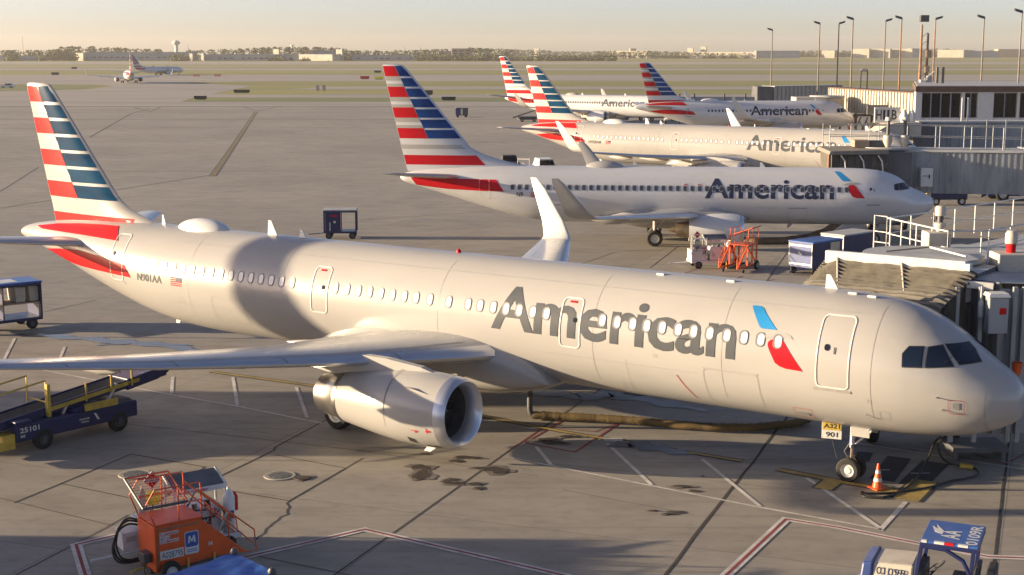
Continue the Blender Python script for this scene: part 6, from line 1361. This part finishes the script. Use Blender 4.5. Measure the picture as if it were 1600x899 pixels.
for x, y, m_, s_ in ((570, 124, 'red', 'dark red airfield sign left of the second striped fin'), (592, 124.5, 'lemon', 'small yellow airfield sign touching the second striped fin'), (590, 114, 'ink', 'small dark airfield sign left of the top of the second striped fin'), (116, 108, 'ink', 'small dark airfield sign left of the taxiing airliner'), (86, 117.5, 'ink', 'small dark airfield sign on the far left grass strip'), (665, 149, 'ink', 'tiny dark marker on the green strip at the second fin')):
    q = G(x, y); o = MB().box(q.x-2.2, q.x+2.2, q.y, q.y+.4, .3, 1.5, m_).build('airfield_sign', None, 0, bevel=.03); tag(o, s_, 'airfield sign', 'small airfield signs'); MB().box(q.x-1.8, q.x+1.8, q.y+.1, q.y+.3, 0, .3, 'dkmetal').build('sign_foot', o, 0)

# ------------------------------------------------------------------ skyline
def bld(x0, x1, yt, Y, label, wall='bldg', roof='shedroof', ybase=None, cat='building', group='buildings along the horizon', wins=0, depth=30, bm='glass', rot=None):
    a_, c_ = AT(x0, yt, Y), AT(x1, yt, Y); H_ = a_.z
    if rot is None: rot = -.5 if wall == 'bldg' else 0
    root = empty('far_building', (a_.x, Y, 0), rot, label, cat, group); L_ = (c_.x-a_.x)/cos(rot); depth = depth if not rot else min(depth, L_*.35)
    MB().box(0, L_, 0, depth, 0, H_-.8, wall).build('wall', root, 0); MB().box(-.5, L_+.5, -.5, depth+.5, H_-.79, H_, roof).build('roof', root, 0)
    for k_ in range(wins):
        z = H_*(k_+.55)/(wins+.4); n = max(2, int(L_/9))
        for i in range(n):
            if random.random() < .7: xx = L_*(i+.5)/n; MB().box(xx-L_/n*.3, xx+L_/n*.3, -.15, -.02, z-.9, z+.9, bm).build('window', root, 0)
    return root
Yf = 2230
bld(0, 66, 87.5, Yf, 'low blue-grey shed at the far left of the horizon', 'shed')
bld(118, 132, 83, Yf-4, 'small cream block at the left end of the long blue shed', 'bldg')
bld(133, 298, 81.5, Yf, 'long blue-grey warehouse left of and under the big water tower', 'shed', wins=1)
bld(296, 301, 84, Yf-6, 'narrow cream block right of the long warehouse', 'bldg'); bld(309, 319, 84, Yf-6, 'wider cream block between two blue-grey sheds', 'bldg')
bld(320, 468, 85, Yf, 'second long blue-grey shed with dark low windows', 'shed', wins=1)
bld(467, 523, 85, Yf-10, 'cream hangar wall catching the sun, left of the low shed', 'bldg'); bld(488, 528, 79.5, Yf+30, 'dark roofed hall behind the cream hangar wall', 'shed'); bld(481, 488, 78, Yf+20, 'brick stair tower left of the dark roofed hall', 'brick'); bld(525, 535, 77.5, Yf-8, 'small bright block on the right end of the dark hall', 'bldg')
bld(427, 436, 77, Yf+60, 'small bright block showing between trees', 'bldg')
bld(546, 656, 86, Yf, 'long blue-grey shed left of the second striped fin', 'shed', wins=1)
bld(687, 704, 80, Yf+20, 'lower brick apartment block above the second airliner', 'brick', wins=3); bld(706, 736, 76, Yf+20, 'taller brick apartment block with grey top above the second airliner', 'brick', 'shed', wins=4)
bld(800, 812, 78, 2900, 'reddish block on the horizon above the twin fins', 'brick'); bld(835, 842, 76, 3000, 'tiny pale tower block on the horizon', 'bldg')
bld(952, 1008, 80, 3300, 'long pale hall in the middle of the horizon', 'bldg', 'bldg'); bld(985, 994, 76, 3300, 'pale tower on the long middle hall', 'brick')
bld(1062, 1150, 81.5, 3300, 'longest cream hall right of the middle of the horizon', 'bldg', 'bldg'); bld(1074, 1082, 75, 3400, 'small pale high block above the cream hall', 'bldg'); bld(1095, 1103, 72.5, 3400, 'brighter pale high block above the cream hall', 'bldg'); bld(1075, 1096, 87.5, 3000, 'low white shed standing forward in the field', 'bldg', 'bldg')
bld(1158, 1180, 81, 3000, 'grey hangar with an open dark door left of the first lamp pole', 'bldg', wins=1); bld(1182, 1250, 79.5, 3300, 'blue-grey hall crossed by the leftmost lamp pole', 'shed')
bld(1284, 1302, 79, 3300, 'small tan hall between the second and third lamp poles', 'bldg')
for x0, x1, s_ in ((1331, 1355, 'left one of three cream hangars behind the lamp poles'), (1359, 1387, 'middle one of three cream hangars behind the lamp poles'), (1391, 1421, 'right one of three cream hangars behind the lamp poles')): bld(x0, x1, 76.5, 3300, s_, 'bldg', 'bldg', depth=60)
bld(1423, 1442, 76, 3400, 'blue-grey hangar touching the tall twin mast', 'shed'); bld(1465, 1500, 78, 3600, 'pale hall right of the tall twin mast', 'bldg', 'bldg'); bld(1505, 1560, 80, 3600, 'low grey hall behind the right lamp poles', 'shed'); bld(1560, 1615, 77, 3700, 'brick hall on the horizon at the right edge', 'brick', 'bldg')
# water towers
def wtower(x, yt, Y, r, label):
    q = AT(x, yt, Y); t = empty('water_tower', (q.x, Y, 0), 0, label, 'water tower', 'water towers'); H_ = q.z
    MB().lathe((0, 0, 0), (0, 0, 1), [(0, r*.55), (H_-r*1.5, r*.42), (H_-r*1.1, r*.5)], 'skin_w', 20).build('column', t, 40)
    MB().lathe((0, 0, H_-r*1.15), (0, 0, 1), [(0, r*.5), (r*.25, r*.95), (r*.45, r), (r*.7, r*.95), (r*1.0, r*.55), (r*1.15, .01)], 'skin_w', 24).build('tank', t, 50)
wtower(275, 63, 2700, 7.6, 'large white bulbous water tower above the left trees'); wtower(456.5, 69.5, 3400, 5, 'small distant water tower right of centre-left trees')
for x, yt, Y, s_ in ((35, 57, 2800, 'thin radio mast above the far left trees'), (294, 69, 2700, 'thin mast right of the large water tower'), (470, 66, 3000, 'thin mast right of the small water tower'), (570, 77, 2300, 'thin pale mast above the left of the second fin'), (632, 72, 2500, 'thin mast above the second fin'), (657, 72, 2500, 'thin mast right of the second fin'), (1144, 68, 3200, 'pale cylindrical mast above the cream hall')):
    q = AT(x, yt, Y); o = MB().tube([(q.x, Y, 0), (q.x, Y, q.z)], [.5, .25], 'pole', 6).build('radio_mast', None, 40); tag(o, s_, 'mast', 'masts on the horizon')
# far wood: clumped leaf cards of real size along the horizon
def wood(name, spans, Y, m, seed, dens=1.0):
    random.seed(seed); b = MB(); V = []; F = []
    for x0, x1, h0_, h1_ in spans:
        X0w, X1w = AT(x0, 80, Y).x, AT(x1, 80, Y).x; x = X0w
        while x < X1w:
            h = h0_+(h1_-h0_)*(.5+.5*sin(x*.021+seed)*random.uniform(.4, 1)); r = random.uniform(5.5, 9); yy = Y+random.uniform(-25, 60)
            for k_ in range(int(150*dens)):
                a_ = random.uniform(0, 2*pi); e = random.uniform(-.9, 1); rr = r*(random.random()**.4); lob = 1+.25*sin(3*a_+x)
                c = Vector((x+rr*lob*cos(a_)*sqrt(max(0, 1-e*e)), yy+rr*sin(a_)*sqrt(max(0, 1-e*e)), max(1.0, h-r*.9+e*r*.9))); 
                if random.random() < .35: c.z = random.uniform(.5, h*.5)
                s_ = random.uniform(.6, 1.25); u = Vector((random.gauss(0, 1), random.gauss(0, 1), random.gauss(0, 1))).normalized()*s_; w = u.cross(Vector((random.gauss(0, 1), random.gauss(0, 1), random.gauss(0, 1)))).normalized()*s_
                k0 = len(V); V += [c-u-w, c+u-w*.6, c+u*.8+w, c-u*.7+w*.9]; F.append([k0, k0+1, k0+2, k0+3])
            b.lathe((x, yy, 0), (0, 0, 1), [(0, .5), (h*.55, .25)], 'bark', 5) if random.random() < .5 else None
            x += random.uniform(4.0, 7.5)
    b.add(V, F, m); o = b.build(name, None, 0); o['kind'] = 'stuff'; o['label'] = 'broken line of trees along the horizon'; o['category'] = 'trees'; return o
wood('woodland', [(-40, 120, 15, 20), (95, 140, 18, 23), (140, 250, 15, 21), (255, 300, 12, 17), (300, 470, 15, 22), (470, 540, 17, 23), (540, 700, 14, 20), (730, 800, 15, 20)], 2330, 'leaf', 3)
wood('woodland', [(0, 30, 7, 11), (60, 118, 8, 16), (262, 290, 6, 11), (425, 450, 5, 10), (470, 484, 5, 13), (508, 520, 5, 10), (527, 545, 8, 16), (655, 700, 6, 13), (700, 800, 6, 13), (800, 960, 5, 9)], 2190, 'leaf2', 5)
wood('woodland', [(790, 960, 13, 20), (955, 1180, 10, 16)], 3000, 'leaf', 8, .8)
wood('woodland', [(940, 1640, 8, 14), (1180, 1340, 13, 19), (1420, 1640, 16, 24)], 3900, 'leaf', 9, .8)
# ------------------------------------------------------------------ off the left edge: unseen blocks added to cast the long shadows
def offb(name, x0, x1, y0, y1, z, label, m='bldg'):
    r = empty(name, (x0, y0, 0), 0, label, 'building'); MB().box(0, x1-x0, 0, y1-y0, 0, z, m).build('wall', r, 0); MB().box(-.2, x1-x0+.2, -.2, y1-y0+.2, z+.002, z+.25, 'roof').build('roof', r, 0)
T9 = math.tan(radians(SUN_EL))
offb('shadow_block', -60, -42, 18, 38.2, 44.5*T9-.25, 'long low unseen block added left of the view to shade the foreground apron')  # unseen block added to shade the foreground apron
offb('shadow_block', -62, -46, 46.6, 53.2, 41*T9-.1, 'small unseen block added left of the belt loader to shade the ground there')  # unseen block added to shade the ground by the belt loader
b = MB(); xt = -60; dz = (xt+9.2)*-T9
def yz(y, z): return (xt, y-2.3+.035*(-9.2-xt), z+dz)
b.prism([yz(52.0, -dz), yz(54.4, 2.7), yz(55.2, 4.5), yz(56.8, 6.8), yz(58.4, 6.8), yz(56.8, 4.0), yz(55.0, -dz)], (-1.2, 0, 0), 'bldg'); o = b.build('leaning_shadow_slab', None, 0); tag(o, 'leaning slab added unseen off the left edge to shade a band of the nearest fuselage', 'pylon')  # unseen leaning slab, shaped to throw the shaded band on the fuselage

# ------------------------------------------------------------------ evening haze
b = MB(); b.box(-5200, 5200, -420, 6200, -2, 75, 'cream'); hz = b.build('haze', None, 0); hz['kind'] = 'stuff'
hm = bpy.data.materials.new('evening_haze'); hm.use_nodes = True; hn = hm.node_tree; [hn.nodes.remove(q) for q in list(hn.nodes)]
ho = hn.nodes.new('ShaderNodeOutputMaterial'); hv = hn.nodes.new('ShaderNodeVolumePrincipled'); hv.inputs['Color'].default_value = (.86, .84, .80, 1); hv.inputs['Density'].default_value = .00007; hv.inputs['Anisotropy'].default_value = .2
hn.links.new(hv.outputs[0], ho.inputs['Volume']); hz.data.materials.clear(); hz.data.materials.append(hm)
